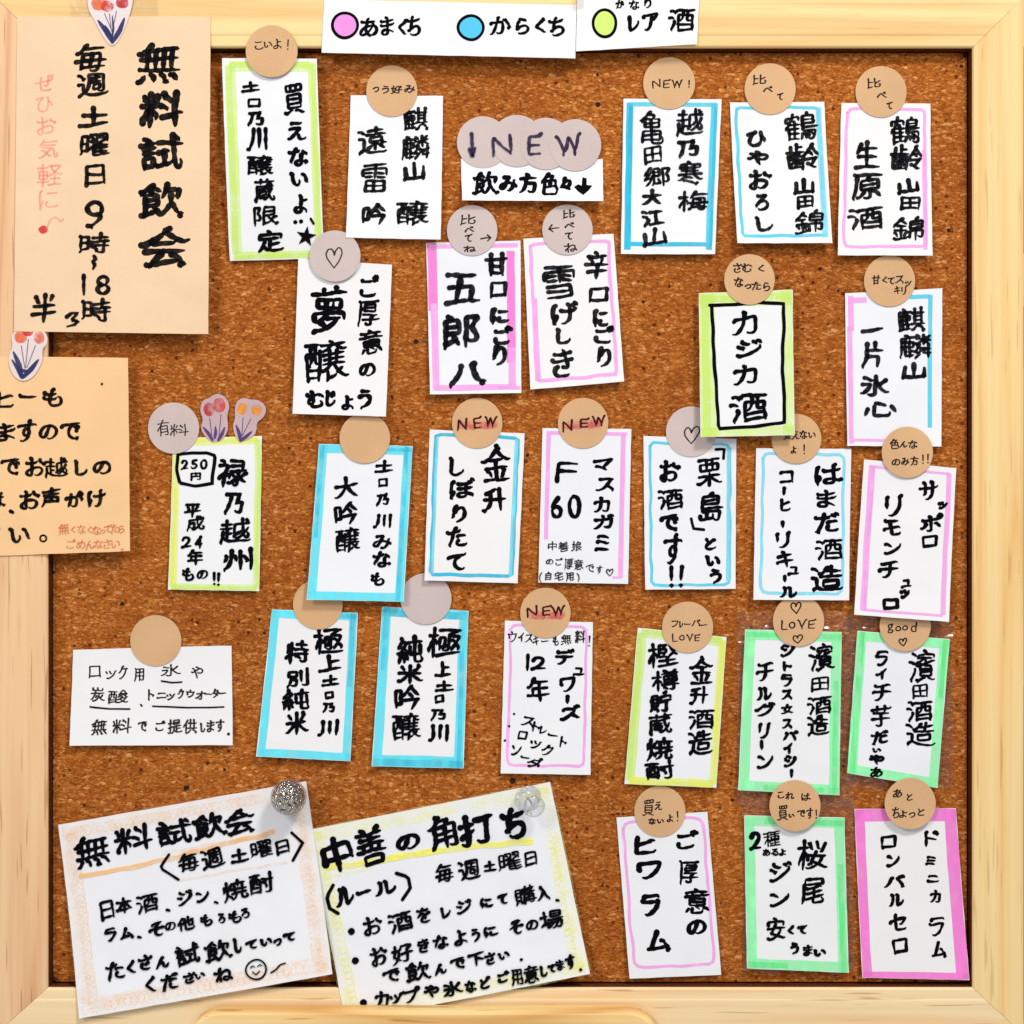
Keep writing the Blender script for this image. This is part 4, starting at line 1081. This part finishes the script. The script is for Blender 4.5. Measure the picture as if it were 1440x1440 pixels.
c.text('純 577 915 38 38|米 577 948 34 28|吟 573 982 38 36|醸 572 1022 40 38', width=4.2)
s = Round(599, 842, 'p', 'blank pale sticker on the right turquoise card of the fourth row', r=36, h=0.0014)

c = Card([(710, 873), (834, 875), (830, 1089), (704, 1087)], 'thin pink bordered card with a row of tiny writing along its top', a=0.0028)
c.round_frame(9, 4.0, 'pink', r=7, T=6, B=12)
c.text("ウ 721 896 12 15|イ 733 896 8 14|ス 744 898 12 12|キ 754 901 9 14|ー 767 902 12|も 782 902 8 13|無 797 899 15 15|料 816 896 15 18|! 829 902 3 15", 'pen', width=1.9)
c.text('デ 795 924 28 22|ュ 814 944 16 11|ワ 799 963 24 22|I 798 984 6 12|ズ 803 1002 28 20', width=4.0)
c.text('1 742 932 5 24|2 759 932 20 20|年 757 970 32 34', width=4.2)
c.text('. 723 1004 3.6|ス 743 1015 18 14|ト 754 1022 10 15|レ 764 1027 10 11|ー 778 1034 16|ト 792 1043 9 16', width=2.5, rot=12, wild=.6)
c.text('. 716 1021 3.6|ロ 735 1034 13 13|ッ 753 1047 16 12|ク 770 1055 16 16|. 710 1041 3.6|ソ 726 1055 15 15|ー 739 1065 14|ダ 753 1072 22 14', width=2.6, rot=12, wild=.6)
newred(767, 862, 'kraft sticker with red-smudged NEW on the pink card with tiny top line', 'N 748 860 16 15|E 768 859 13 14|W 785 859 18 14')

# right group with plastic sleeves
def sleeve(x0, y0, x1, y1, label, card, hc=0.0024):
    """clear sleeve: flat behind its card, falling back to the cork with creases past its edges"""
    (ax, ay), (bx, by), (cx, cy), (dx, dy) = card
    nx, ny = 64, 96; v = []; f = []; sd = R.uniform(0, 50)
    for j in range(ny + 1):
        for i in range(nx + 1):
            x = x0 + (x1 - x0) * i / nx; y = y0 + (y1 - y0) * j / ny
            if i in (0, nx): x += noise.noise((y * .06, sd, i)) * 5
            if j in (0, ny): y += noise.noise((x * .06, sd, j)) * 6
            t = (x - ax) / (bx - ax); top = ay + (by - ay) * t - y
            bot = y - (dy + (cy - dy) * t)
            q = (y - ay) / (dy - ay); lft = ax + (dx - ax) * q - x; rgt = x - (bx + (cx - bx) * q)
            d = max(top, bot, lft, rgt, 0)
            cr = noise.noise((x * .035, y * .09, sd)) + .35 * noise.noise((x * .09 + y * .05, y * .16, sd))
            h = hc - d * S * 0.42 * (1 + 1.1 * cr)
            if d > 0: h += 0.0006 * min(1, d / 6) * noise.noise((x * .06, y * .12, sd + 7))
            v.append(pos(x, y, max(0.0003 + 0.0010 * abs(noise.noise((x * .05, y * .12, sd))) + 0.0002 * (1 + noise.noise((x * .2, y * .2, sd))), h)))
    for j in range(ny):
        for i in range(nx):
            a = j * (nx + 1) + i; f.append((a, a + nx + 1, a + nx + 2, a + 1))
    o = link('plastic_sleeve', mesh('plastic_sleeve', v, f), M['film'], None, True)
    tag(o, label, 'plastic sleeve', 'clear sleeves around the green cards'); return o
c = Card([(897, 883), (1022, 896), (1007, 1107), (878, 1102)], 'yellow-bordered card, fourth row, left of the two green-bordered ones', a=0.0030)
lime_border(c, 13, 'lime', 'LT'); lime_border(c, 11, 'yellow', 'RB')
c.text('金 987 943 32 38|升 984 978 26 24|酒 987 1011 36 28|造 985 1044 34 34', width=3.8)
c.text('樫 933 921 42 34|樽 936 957 40 30|貯 930 988 34 28|蔵 929 1018 34 28|焼 928 1053 40 32|酎 928 1083 42 26', width=4.4)
s = Round(967, 882, 'k', 'kraft sticker with a pen line above four capital letters, on the yellow card', r=36, h=0.0014)
s.text("フ 949 877 10 9|レ 958 878 5 10|ー 967 878 10|バ 979 876 13 9|ー 990 879 10|L 949 897 8 12|O 959 897 8 8|V 970 897 9 9|E 980 897 8 10", width=1.7)
c = Card([(1048, 885), (1184, 889), (1180, 1118), (1038, 1111)], 'green-bordered card with three columns of writing in a clear sleeve', h0=0.0028, a=0.0012)
c.frame(14, 'green'); c.edge('R', 7, 7, 'green_streak', end=1, a=.3); c.edge('T', 7, 7, 'green_streak', end=1); c.edge('B', 6, 8, 'green_streak', end=1, a=.25)
c.text('濱 1155 925 36 38|田 1153 962 26 20|酒 1153 992 34 26|造 1151 1020 30 28', width=3.4)
c.text("シ 1108 914 20 18|ト 1107 937 12 14|ラ 1107 957 15 18|ス 1107 977 16 14|女 1107 997 16 14|ス 1107 1018 14 14|パ 1111 1035 22 14|イ 1109 1052 12 16|シ 1111 1070 16 18|I 1113 1088 6 12", width=3.4)
c.text('チ 1077 945 26 28|ル 1075 976 22 18|グ 1077 998 28 20|リ 1074 1028 16 22|I 1071 1048 6 14|ン 1077 1071 22 20', width=3.6)
s = Round(1123, 873, 'k', 'kraft sticker with LOVE between two hearts', r=36, h=0.0038)
s.text("H 1119 855 16 17|L 1103 879 10 14|O 1114 879 10 10|V 1128 878 12 13|E 1141 878 11 13|H 1122 899 15 13", width=1.9)
sleeve(1036, 860, 1200, 1134, 'crinkled clear sleeve around the three-column green card', [(1048, 885), (1184, 889), (1180, 1118), (1038, 1111)])
c = Card([(1206, 887), (1336, 899), (1318, 1108), (1191, 1087)], 'green-bordered card leaning right, beside the right frame rail', h0=0.0026, a=0.0012)
c.frame(13, 'green'); c.edge('L', 7, 8, 'green_streak', end=1); c.edge('R', 6, 7, 'green_streak', end=1, b=.4)
c.text('濱 1297 937 38 44|田 1294 972 22 20|酒 1294 1000 36 30|造 1295 1032 42 34', width=3.4)
c.text("ラ 1241 926 18 22|イ 1240 948 16 16|チ 1241 974 28 26|芋 1239 1007 28 30|だ 1238 1037 26 18|い 1233 1055 12 6|や 1233 1068 20 15|あ 1232 1086 18 14", width=3.4)
s = Round(1273, 880, 'k', 'kraft sticker with the word good above a small heart', r=36, h=0.0040)
s.text("g 1252 884 9 14|o 1263 884 9 8|o 1273 883 9 8|d 1285 882 9 14|H 1270 903 12 12", width=1.9)
sleeve(1188, 868, 1340, 1110, 'crinkled clear sleeve around the leaning green card', [(1206, 887), (1336, 899), (1318, 1108), (1191, 1087)], 0.0022)

# ------------------------------------------------------------------ fifth row
c = Card([(867, 1150), (995, 1142), (1014, 1370), (885, 1375)], 'white card with thin rounded pink line border, bottom row', a=0.0036)
c.round_frame(8, 4.2, 'pink', r=9, T=7, B=15)
c.text('ご 966 1182 30 26|厚 969 1227 30 32|意 980 1267 36 36|の 980 1304 28 22', width=4.4)
c.text('ヒ 907 1189 30 28|ワ 913 1225 36 26|ラ 916 1273 28 32|ム 926 1322 34 32', width=5.4)
s = Round(928, 1141, 'k', 'kraft sticker on the rounded pink line card, bottom row', r=36)
s.text("買 912 1136 16 24|え 926 1133 10 12|な 917 1155 10 9|い 929 1155 9 6|よ 942 1151 9 10|! 953 1148 4 14", width=1.8)
c = Card([(1047, 1147), (1188, 1150), (1193, 1367), (1050, 1361)], 'green-bordered card in the bottom row', h0=0.0018, a=0.0026)
c.frame(14, 'green'); c.edge('T', 8, 8, 'green_streak', end=1, a=.2); c.edge('R', 7, 8, 'green_streak', end=1, a=.3); c.edge('B', 6, 8, 'green_streak', end=1, b=.4)
c.text('桜 1142 1203 44 42|尾 1143 1253 34 38', width=3.8)
c.text('2 1064 1182 16 26', width=4.6)
c.text('種 1086 1180 24 22|あ 1078 1199 11 10|る 1090 1199 10 11|よ 1101 1199 10 9', width=2.6)
c.text('ジ 1098 1226 34 26|ン 1097 1265 28 20', width=3.8)
c.text('安 1092 1306 26 32|く 1112 1308 9 12|て 1128 1307 14 12|う 1117 1333 12 16|ま 1136 1336 14 14|い 1153 1339 16 9', width=3.4)
s = Round(1118, 1133, 'k', 'kraft sticker with two lines of pen writing on the bottom green card', r=36, h=0.0048)
s.text("こ 1098 1118 9 10|れ 1111 1119 12 10|は 1133 1121 13 10|買 1101 1143 14 22|い 1113 1147 8 5|で 1127 1144 11 10|す 1139 1144 9 16|! 1148 1145 3 12", width=1.8)
sleeve(1044, 1126, 1200, 1366, 'crinkled clear sleeve behind the bottom green card', [(1047, 1147), (1188, 1150), (1193, 1367), (1050, 1361)], 0.0014)
c = Card([(1202, 1138), (1345, 1137), (1362, 1377), (1212, 1374)], 'card with solid bright pink border in the bottom right corner', h0=0.0012, a=0.0030)
c.edge('L', 7, 13, 'pink_deep', end=1); c.edge('R', 9, 17, 'pink_deep', end=1); c.edge('T', 9, 17, 'pink_deep', end=1); c.edge('B', 5, 9, 'pink_deep', end=1)
c.text('ド 1311 1180 22 22|ミ 1310 1211 14 14|ニ 1313 1236 16 10|カ 1316 1261 15 18|ラ 1318 1303 22 28|ム 1320 1334 20 24', width=3.4)
c.text('ロ 1250 1185 22 20|ン 1257 1211 18 18|バ 1259 1240 30 18|ル 1261 1267 22 18|セ 1263 1297 24 26|ロ 1265 1330 22 22', width=3.8)
s = Round(1280, 1130, 'k', 'kraft sticker on the solid pink card in the bottom right corner', r=36, h=0.0048)
s.text("あ 1262 1116 13 12|と 1279 1121 8 10|ち 1260 1143 10 16|ょ 1270 1145 11 10|っ 1283 1146 9 8|と 1295 1142 9 11", width=1.8)

# ------------------------------------------------------------------ the two big notes
n1 = Card([(79, 1162), (429, 1100), (469, 1366), (115, 1428)], 'large tilted white note with orange pencil edges and a smiling face', 'cream', 'paper_note', group='large tilted notes along the bottom', h0=0.0016, a=0.0102, nx=20, ny=20, cat='note')
def scrib(sh, side, ins, w_, mat, n=3):
    for k in range(n): sh.edge(side, ins + w_ * .35 * k, w_ * (1 - .2 * k), mat, name='pencil_shading', wob=4, end=4)
for q in 'LTRB': scrib(n1, q, 8, 18, 'crayon_o')
def swirl(sh, u0, v0, u1, v1, mat, n, r, wd):
    P = []
    for i in range(n * 8):
        t = i / (n * 8); u = u0 + (u1 - u0) * t; v = v0 + (v1 - v0) * t; x, y = sh.at(u, v); a = i * math.pi / 4 + noise.noise((i * .3, u0 * 9, 1))
        P.append((x + r * math.cos(a) * (1 + .4 * noise.noise((i * .2, 3, v0))), y + r * math.sin(a) * 1.3))
    p_ = sh.pen(); p_.ribbon(P, wd); sh.fin(p_, 'pencil_scribble', M[mat])
swirl(n1, .05, .06, .06, .95, 'scribble_o', 30, 7, 1.3); swirl(n1, .06, .95, .95, .94, 'scribble_o', 34, 7, 1.3); swirl(n1, .95, .10, .95, .93, 'scribble_o', 26, 7, 1.3); swirl(n1, .06, .05, .8, .05, 'scribble_o', 30, 6, 1.2)
n1.line([(112, 1233), (180, 1222), (240, 1208), (300, 1192), (384, 1172)], 7, 'crayon_o2', 'pencil_streak', wob=1.5)
n1.line([(250, 1240), (320, 1226), (400, 1214)], 4, 'scribble_o', 'pencil_streak', wob=1.5)
n1.line([(230, 1202), (310, 1186), (372, 1176)], 5, 'scribble_o', 'pencil_streak', wob=1.5)
T = dict(rot=-9)
n1.text('無 129 1198 50 44|料 186 1182 54 38|試 244 1173 50 36|飲 292 1163 46 34|会 336 1157 42 36', width=4.4, **T)
n1.line([(236, 1203), (224, 1222), (250, 1238)], 3.8, 'black', 'bracket_mark', wob=.3); n1.line([(409, 1172), (425, 1186), (411, 1211)], 4.0, 'black', 'bracket_mark', wob=.3)
n1.text('毎 264 1214 30 26|週 298 1208 32 28|土 336 1204 26 18|曜 367 1195 32 24|日 397 1192 20 20', width=3.4, **T)
n1.text('日 150 1280 20 26|本 174 1274 24 22|酒 207 1271 30 26|、 235 1277 11|ジ 260 1263 24 20|ン 285 1261 18 16|、 303 1266 11|焼 330 1253 36 28|酎 368 1243 36 28', width=3.2, **T)
n1.text('ラ 156 1314 16 20|ム 178 1312 20 16|、 196 1314 11|そ 221 1306 22 20|の 240 1302 16 12|他 262 1299 24 18|も 291 1294 16 16|ろ 312 1291 10 14|も 331 1289 18 16|ろ 345 1284 12 14', width=3.2, **T)
n1.text('た 164 1363 26 24|く 186 1359 12 18|さ 206 1352 18 20|ん 230 1351 20 16|試 266 1341 36 28|飲 308 1335 38 28|し 336 1328 10 20|て 355 1327 16 12|い 376 1323 16 10|っ 392 1323 11 10|て 408 1316 16 12', width=3.4, **T)
n1.text('く 214 1382 14 22|だ 242 1377 26 22|さ 269 1372 16 14|い 284 1369 14 8|ね 317 1367 26 20', width=3.4, **T)
n1.line(circ(362, 1360, 14.5, 13.5, 24), 2.6, 'black', 'face_outline', wob=.5, step=4)
n1.line([(354, 1358), (357, 1355), (360, 1357)], 1.6, 'black', 'eye', step=2, wob=.1); n1.line([(364, 1356), (367, 1353), (370, 1355)], 1.6, 'black', 'eye', step=2, wob=.1); n1.line([(357, 1363), (362, 1367), (367, 1362)], 1.8, 'black', 'mouth', step=2, wob=.1)
n1.line([(383, 1364), (391, 1359), (395, 1354)], 2.4, 'black', 'waving_hand', wob=.2); n1.line([(396, 1353), (403, 1351)], 2.0, 'black', 'waving_hand', wob=.1)

n2 = Card([(432, 1169), (774, 1101), (829, 1366), (487, 1434)], 'large tilted white note with yellow pencil edges and bullet points, tucked behind the ledge', 'cream', 'paper_note', group='large tilted notes along the bottom', h0=0.0020, a=0.0086, nx=20, ny=20, cat='note')
for q in 'LTRB': scrib(n2, q, 6, 16, 'crayon_y')
n2.line([(460, 1222), (530, 1214), (600, 1198), (680, 1191), (745, 1184)], 9, 'crayon_y2', 'pencil_streak', wob=1.5)
n2.line([(462, 1235), (520, 1222)], 6, 'scribble_y', 'pencil_streak', wob=1.5)
swirl(n2, .04, .1, .05, .95, 'scribble_y', 26, 6, 1.6); swirl(n2, .95, .3, .95, .95, 'scribble_y', 20, 6, 1.6)
n2.text('中 473 1204 44 50|善 522 1192 44 56|の 573 1185 34 24|角 622 1173 42 48|打 671 1168 52 42|ち 723 1160 34 44', width=6.4, **T)
n2.line([(468, 1246), (459, 1262), (463, 1278), (475, 1285)], 5, 'black', 'bracket_mark', wob=.3); n2.line([(557, 1229), (574, 1234), (577, 1250), (566, 1266)], 5, 'black', 'bracket_mark', wob=.3)
n2.text('ル 485 1262 28 26|ー 512 1256 24|ル 542 1250 30 20', width=4.4, **T)
n2.text('毎 625 1229 26 26|週 660 1224 30 28|土 689 1219 18 14|曜 717 1213 34 26|日 747 1208 18 20', width=3.2, **T)
for bx, by in ((494, 1310), (500, 1350), (512, 1407)):
    p_ = n2.pen(); p_.blob(bx, by, 5, 5); n2.fin(p_, 'bullet', M['black'])
n2.text('お 524 1303 26 26|酒 564 1297 34 28|を 596 1287 20 22|レ 628 1283 14 16|ジ 653 1275 24 18|に 684 1270 18 14|て 707 1265 14 14|購 738 1259 32 26|入 764 1256 18 20|、 784 1263 9', width=3.2, **T)
n2.text('お 533 1344 24 26|好 566 1340 32 26|き 596 1329 16 20|な 620 1324 22 18|よ 648 1318 20 20|う 669 1314 12 18|に 690 1309 20 14|そ 726 1303 20 20|の 748 1300 18 14|場 776 1292 34 26', width=3.2, **T)
n2.text('で 552 1370 24 18|飲 588 1364 34 26|ん 620 1361 18 14|で 645 1353 22 16|下 671 1347 24 18|さ 690 1346 14 16|い 709 1342 16 9|. 733 1347 2.4', width=3.2, **T)
n2.text('カ 538 1402 20 22|ッ 558 1401 18 12|プ 580 1396 24 20|や 608 1391 20 18|氷 637 1387 28 20|な 662 1384 16 16|ど 683 1379 16 16|ご 708 1371 16 14|用 727 1371 16 22|意 747 1367 22 24|し 765 1363 10 14|て 776 1359 11 11|ま 788 1354 12 14|す 802 1350 14 20|. 816 1360 2.2', width=3.2, **T)

# ------------------------------------------------------------------ tulip stickers
def tulip(outline, petals, stems, leaves, label, h, leaf='leaf_blue', mat='seal'):
    cx = sum(p[0] for p in outline) / len(outline); cy = sum(p[1] for p in outline) / len(outline)
    k = 1 - h / D; th = 0.00012
    # smooth the outline
    P = np.array(outline, float)
    for _ in range(2):
        Nx = np.roll(P, -1, 0); P = np.stack([P * .75 + Nx * .25, P * .25 + Nx * .75], 1).reshape(-1, 2)
    n = len(P); v = [pos(x, y, h + th, k) for x, y in P] + [pos(x, y, h, k) for x, y in P]
    f = [tuple(range(n)), tuple(range(n, 2 * n))[::-1]] + [(i, (i + 1) % n, n + (i + 1) % n, n + i) for i in range(n)]
    root = empty('tulip_sticker', pos(cx, cy, h, k)); tag(root, label, 'sticker', 'tulip stickers'); inv = root.matrix_basis.inverted()
    me = mesh('sticker_film', v, f); bm = bmesh.new(); bm.from_mesh(me); bmesh.ops.recalc_face_normals(bm, faces=bm.faces); bm.to_mesh(me); bm.free()
    link('sticker_film', me, M[mat], root).matrix_parent_inverse = inv
    sf = lambda x, y, z: pos(x, y, h + th + z, k)
    z = 0.00003
    for (x, y, rx, ry, m_) in petals:
        p_ = Pen(sf, z); p_.blob(x, y, rx, ry, 18, .05); z += .00002
        p_.blob(x - rx * .15, y + ry * .2, rx * .6, ry * .7, 14, .08); z += .00002
        p_.done('petal', M[m_], root).matrix_parent_inverse = inv
    for pts in stems:
        p_ = Pen(sf, z); p_.ribbon(resample(np.array(pts, float), 4), 1.1); z += .00001; p_.done('stem', M['stem'], root).matrix_parent_inverse = inv
    for (a, b, w_) in leaves:
        p_ = Pen(sf, z); m = ((a[0] + b[0]) / 2 + (b[1] - a[1]) * .06, (a[1] + b[1]) / 2); P2 = resample(np.array([a, m, b], float), 3)
        n2_ = len(P2); p_.ribbon(P2, [max(.6, w_ * math.sin(math.pi * (0.08 + .8 * i / n2_)) ** .8) for i in range(n2_)]); z += .00001
        p_.done('leaf', M[leaf], root).matrix_parent_inverse = inv
    return root
M['seal_white'] = paper_mat('sticker_white_vinyl', alb(238, 222, 222, .9), .02, .35)
M['seal_lilac'] = paper_mat('sticker_lilac_vinyl', alb(214, 182, 186, .86), .06, .35)
tulip([(122, -14), (188, -14), (186, 8), (180, 28), (172, 48), (162, 64), (154, 64), (144, 50), (134, 30), (124, 14)],
      [(139, 5, 11, 10, 'petal_orange'), (151, 9, 9, 8, 'petal_red'), (172, 4, 9, 8, 'petal_rose')],
      [[(147, 19), (157, 42)], [(154, 20), (157, 44)], [(164, 16), (158, 44)]],
      [((138, 29), (157, 58), 7), ((148, 36), (157, 55), 4), ((175, 26), (158, 60), 7), ((158, 22), (157, 58), 3)], 'tulip sticker at the very top, on the tall kraft notice', 0.0094, mat='seal_white')
tulip([(16, 472), (24, 462), (33, 453), (46, 452), (60, 463), (67, 472), (66, 484), (59, 491), (60, 506), (54, 520), (45, 532), (32, 537), (20, 530), (13, 515), (12, 500), (18, 488)],
      [(29, 474, 9, 9, 'petal_orange'), (39, 466, 8, 7, 'petal_red'), (55, 475, 7.5, 9, 'petal_orange')],
      [[(30, 486), (35, 517)], [(40, 477), (36, 518)], [(50, 486), (38, 517)]],
      [((19, 495), (31, 530), 7), ((17, 506), (30, 531), 5), ((54, 506), (32, 531), 7), ((24, 520), (38, 522), 5)], 'tulip sticker with three orange-red blooms between the two kraft notices', 0.0096, mat='seal_white')
tulip([(284, 563), (294, 560), (300, 555), (309, 553), (320, 561), (323, 573), (319, 584), (321, 598), (319, 610), (311, 620), (302, 622), (296, 621), (287, 612), (282, 602), (286, 590), (281, 578)],
      [(294, 576, 8, 10, 'petal_rose'), (308, 570, 9, 10.5, 'petal_red')], [[(295, 588), (298, 613)], [(311, 583), (308, 613)]],
      [((286, 601), (299, 619), 5), ((303, 600), (302, 616), 4.5), ((316, 601), (307, 619), 5)], 'tulip sticker with two red blooms above the price card', 0.0010, 'leaf_violet', 'seal_lilac')
tulip([(330, 576), (333, 564), (342, 559), (352, 562), (362, 562), (372, 568), (375, 578), (370, 588), (361, 594), (361, 604), (358, 613), (345, 620), (336, 621), (330, 612), (327, 598), (331, 589)],
      [(341, 575, 7.5, 9, 'petal_gold'), (361, 576, 8, 8, 'petal_gold')], [[(342, 587), (340, 614)], [(353, 589), (341, 612)]],
      [((332, 598), (338, 619), 5), ((354, 607), (338, 620), 5)], 'tulip sticker with two golden blooms above the price card', 0.0010, 'leaf_violet', 'seal_lilac')

# ------------------------------------------------------------------ push pins
def lathe(name, prof, mat, parent, origin, axis=(0, -1, 0), n=40):
    """prof: (radius, distance along axis)"""
    ax = Vector(axis).normalized(); u = ax.orthogonal().normalized(); w_ = ax.cross(u); v = []; f = []
    for r_, d in prof:
        for i in range(n):
            a = 2 * math.pi * i / n; q = Vector(origin) + ax * d + u * (r_ * math.cos(a)) + w_ * (r_ * math.sin(a)); v.append(tuple(q))
    for k in range(len(prof) - 1):
        for i in range(n): f.append((k * n + i, k * n + (i + 1) % n, (k + 1) * n + (i + 1) % n, (k + 1) * n + i))
    me = mesh(name, v, f); bm = bmesh.new(); bm.from_mesh(me); bmesh.ops.remove_doubles(bm, verts=bm.verts, dist=1e-6); bmesh.ops.recalc_face_normals(bm, faces=bm.faces); bm.to_mesh(me); bm.free()
    return link(name, me, mat, parent, True)
m_chrome, nt, p, out = new_mat('silvered_ball'); p.inputs['Metallic'].default_value = 1; p.inputs['Base Color'].default_value = (0.55, 0.52, 0.49, 1); p.inputs['Roughness'].default_value = 0.06
mp = coords(nt); nn = N(nt, 'ShaderNodeTexNoise', Scale=260.0, Detail=2.0, Distortion=2.5); nt.links.new(mp.outputs[0], nn.inputs['Vector'])
sp_ = nt.nodes.new('ShaderNodeSeparateColor'); nt.links.new(nn.outputs['Color'], sp_.inputs[0]); rb = ramp(nt, [(0.38, (0.12, 0.09, 0.07, 1)), (0.47, (0.5, 0.45, 0.40, 1)), (0.55, (0.97, 0.95, 0.93, 1))]); nt.links.new(sp_.outputs[0], rb.inputs[0]); nt.links.new(rb.outputs[0], p.inputs['Base Color'])
b = N(nt, 'ShaderNodeBump', Strength=1.0, Distance=0.003); nt.links.new(nn.outputs['Fac'], b.inputs['Height']); nt.links.new(b.outputs[0], p.inputs['Normal'])
m_steel, nt, p, out = new_mat('pin_steel'); p.inputs['Metallic'].default_value = 1; p.inputs['Base Color'].default_value = (0.6, 0.6, 0.6, 1); p.inputs['Roughness'].default_value = 0.25
m_ball = film_mat('clear_ball_shell', 0.05, tint=(0.95, 0.94, 0.92, 1), rough=0.03, top=0.5)
m_clear = film_mat('clear_plastic_pin', 0.05, tint=(0.985, 0.986, 0.99, 1), rough=0.08, top=0.5)
def ball_pin():
    kk = 0.985; o = pos(405, 1122, 0.0022, kk); r_ = 25 * S
    root = empty('push_pin', o); tag(root, 'round silvery glass push pin on the orange-edged note', 'push pin', 'push pins in the large notes')
    inv = root.matrix_basis.inverted()
    q = [(r_ * math.sin(math.pi * i / 20), r_ - r_ * math.cos(math.pi * i / 20)) for i in range(21)]
    lathe('glass_ball', q, m_ball, root, o).matrix_parent_inverse = inv
    ri = r_ * .9
    q = [(ri * math.sin(math.pi * i / 20), r_ - ri * math.cos(math.pi * i / 20)) for i in range(21)]
    lathe('silvered_core', q, m_chrome, root, o).matrix_parent_inverse = inv
    lathe('needle', [(0.0004, -0.008), (0.0005, 0.002)], m_steel, root, o, n=8).matrix_parent_inverse = inv
ball_pin()
def clear_pin():
    o = pos(742, 1125, 0.0030, 0.99)
    root = empty('push_pin', o); tag(root, 'clear plastic push pin on the yellow-edged note', 'push pin', 'push pins in the large notes'); inv = root.matrix_basis.inverted()
    ax = (0.28, -1, -0.22)
    q = [(0.0, 0.0003), (0.0076, 0.0003), (0.0082, 0.0009), (0.0076, 0.0015), (0.0040, 0.0021), (0.0036, 0.004), (0.0037, 0.008), (0.0044, 0.0105), (0.0062, 0.0122), (0.0066, 0.0138), (0.0061, 0.0151), (0.0045, 0.0155), (0.0, 0.0152)]
    lathe('pin_grip', q, m_clear, root, o, ax).matrix_parent_inverse = inv
    lathe('needle', [(0.0004, -0.006), (0.0005, 0.010), (0.0, 0.0104)], m_steel, root, o, ax, n=8).matrix_parent_inverse = inv
clear_pin()
build_ledge()
bpy.data.objects.remove(_txto); bpy.data.curves.remove(_txt)
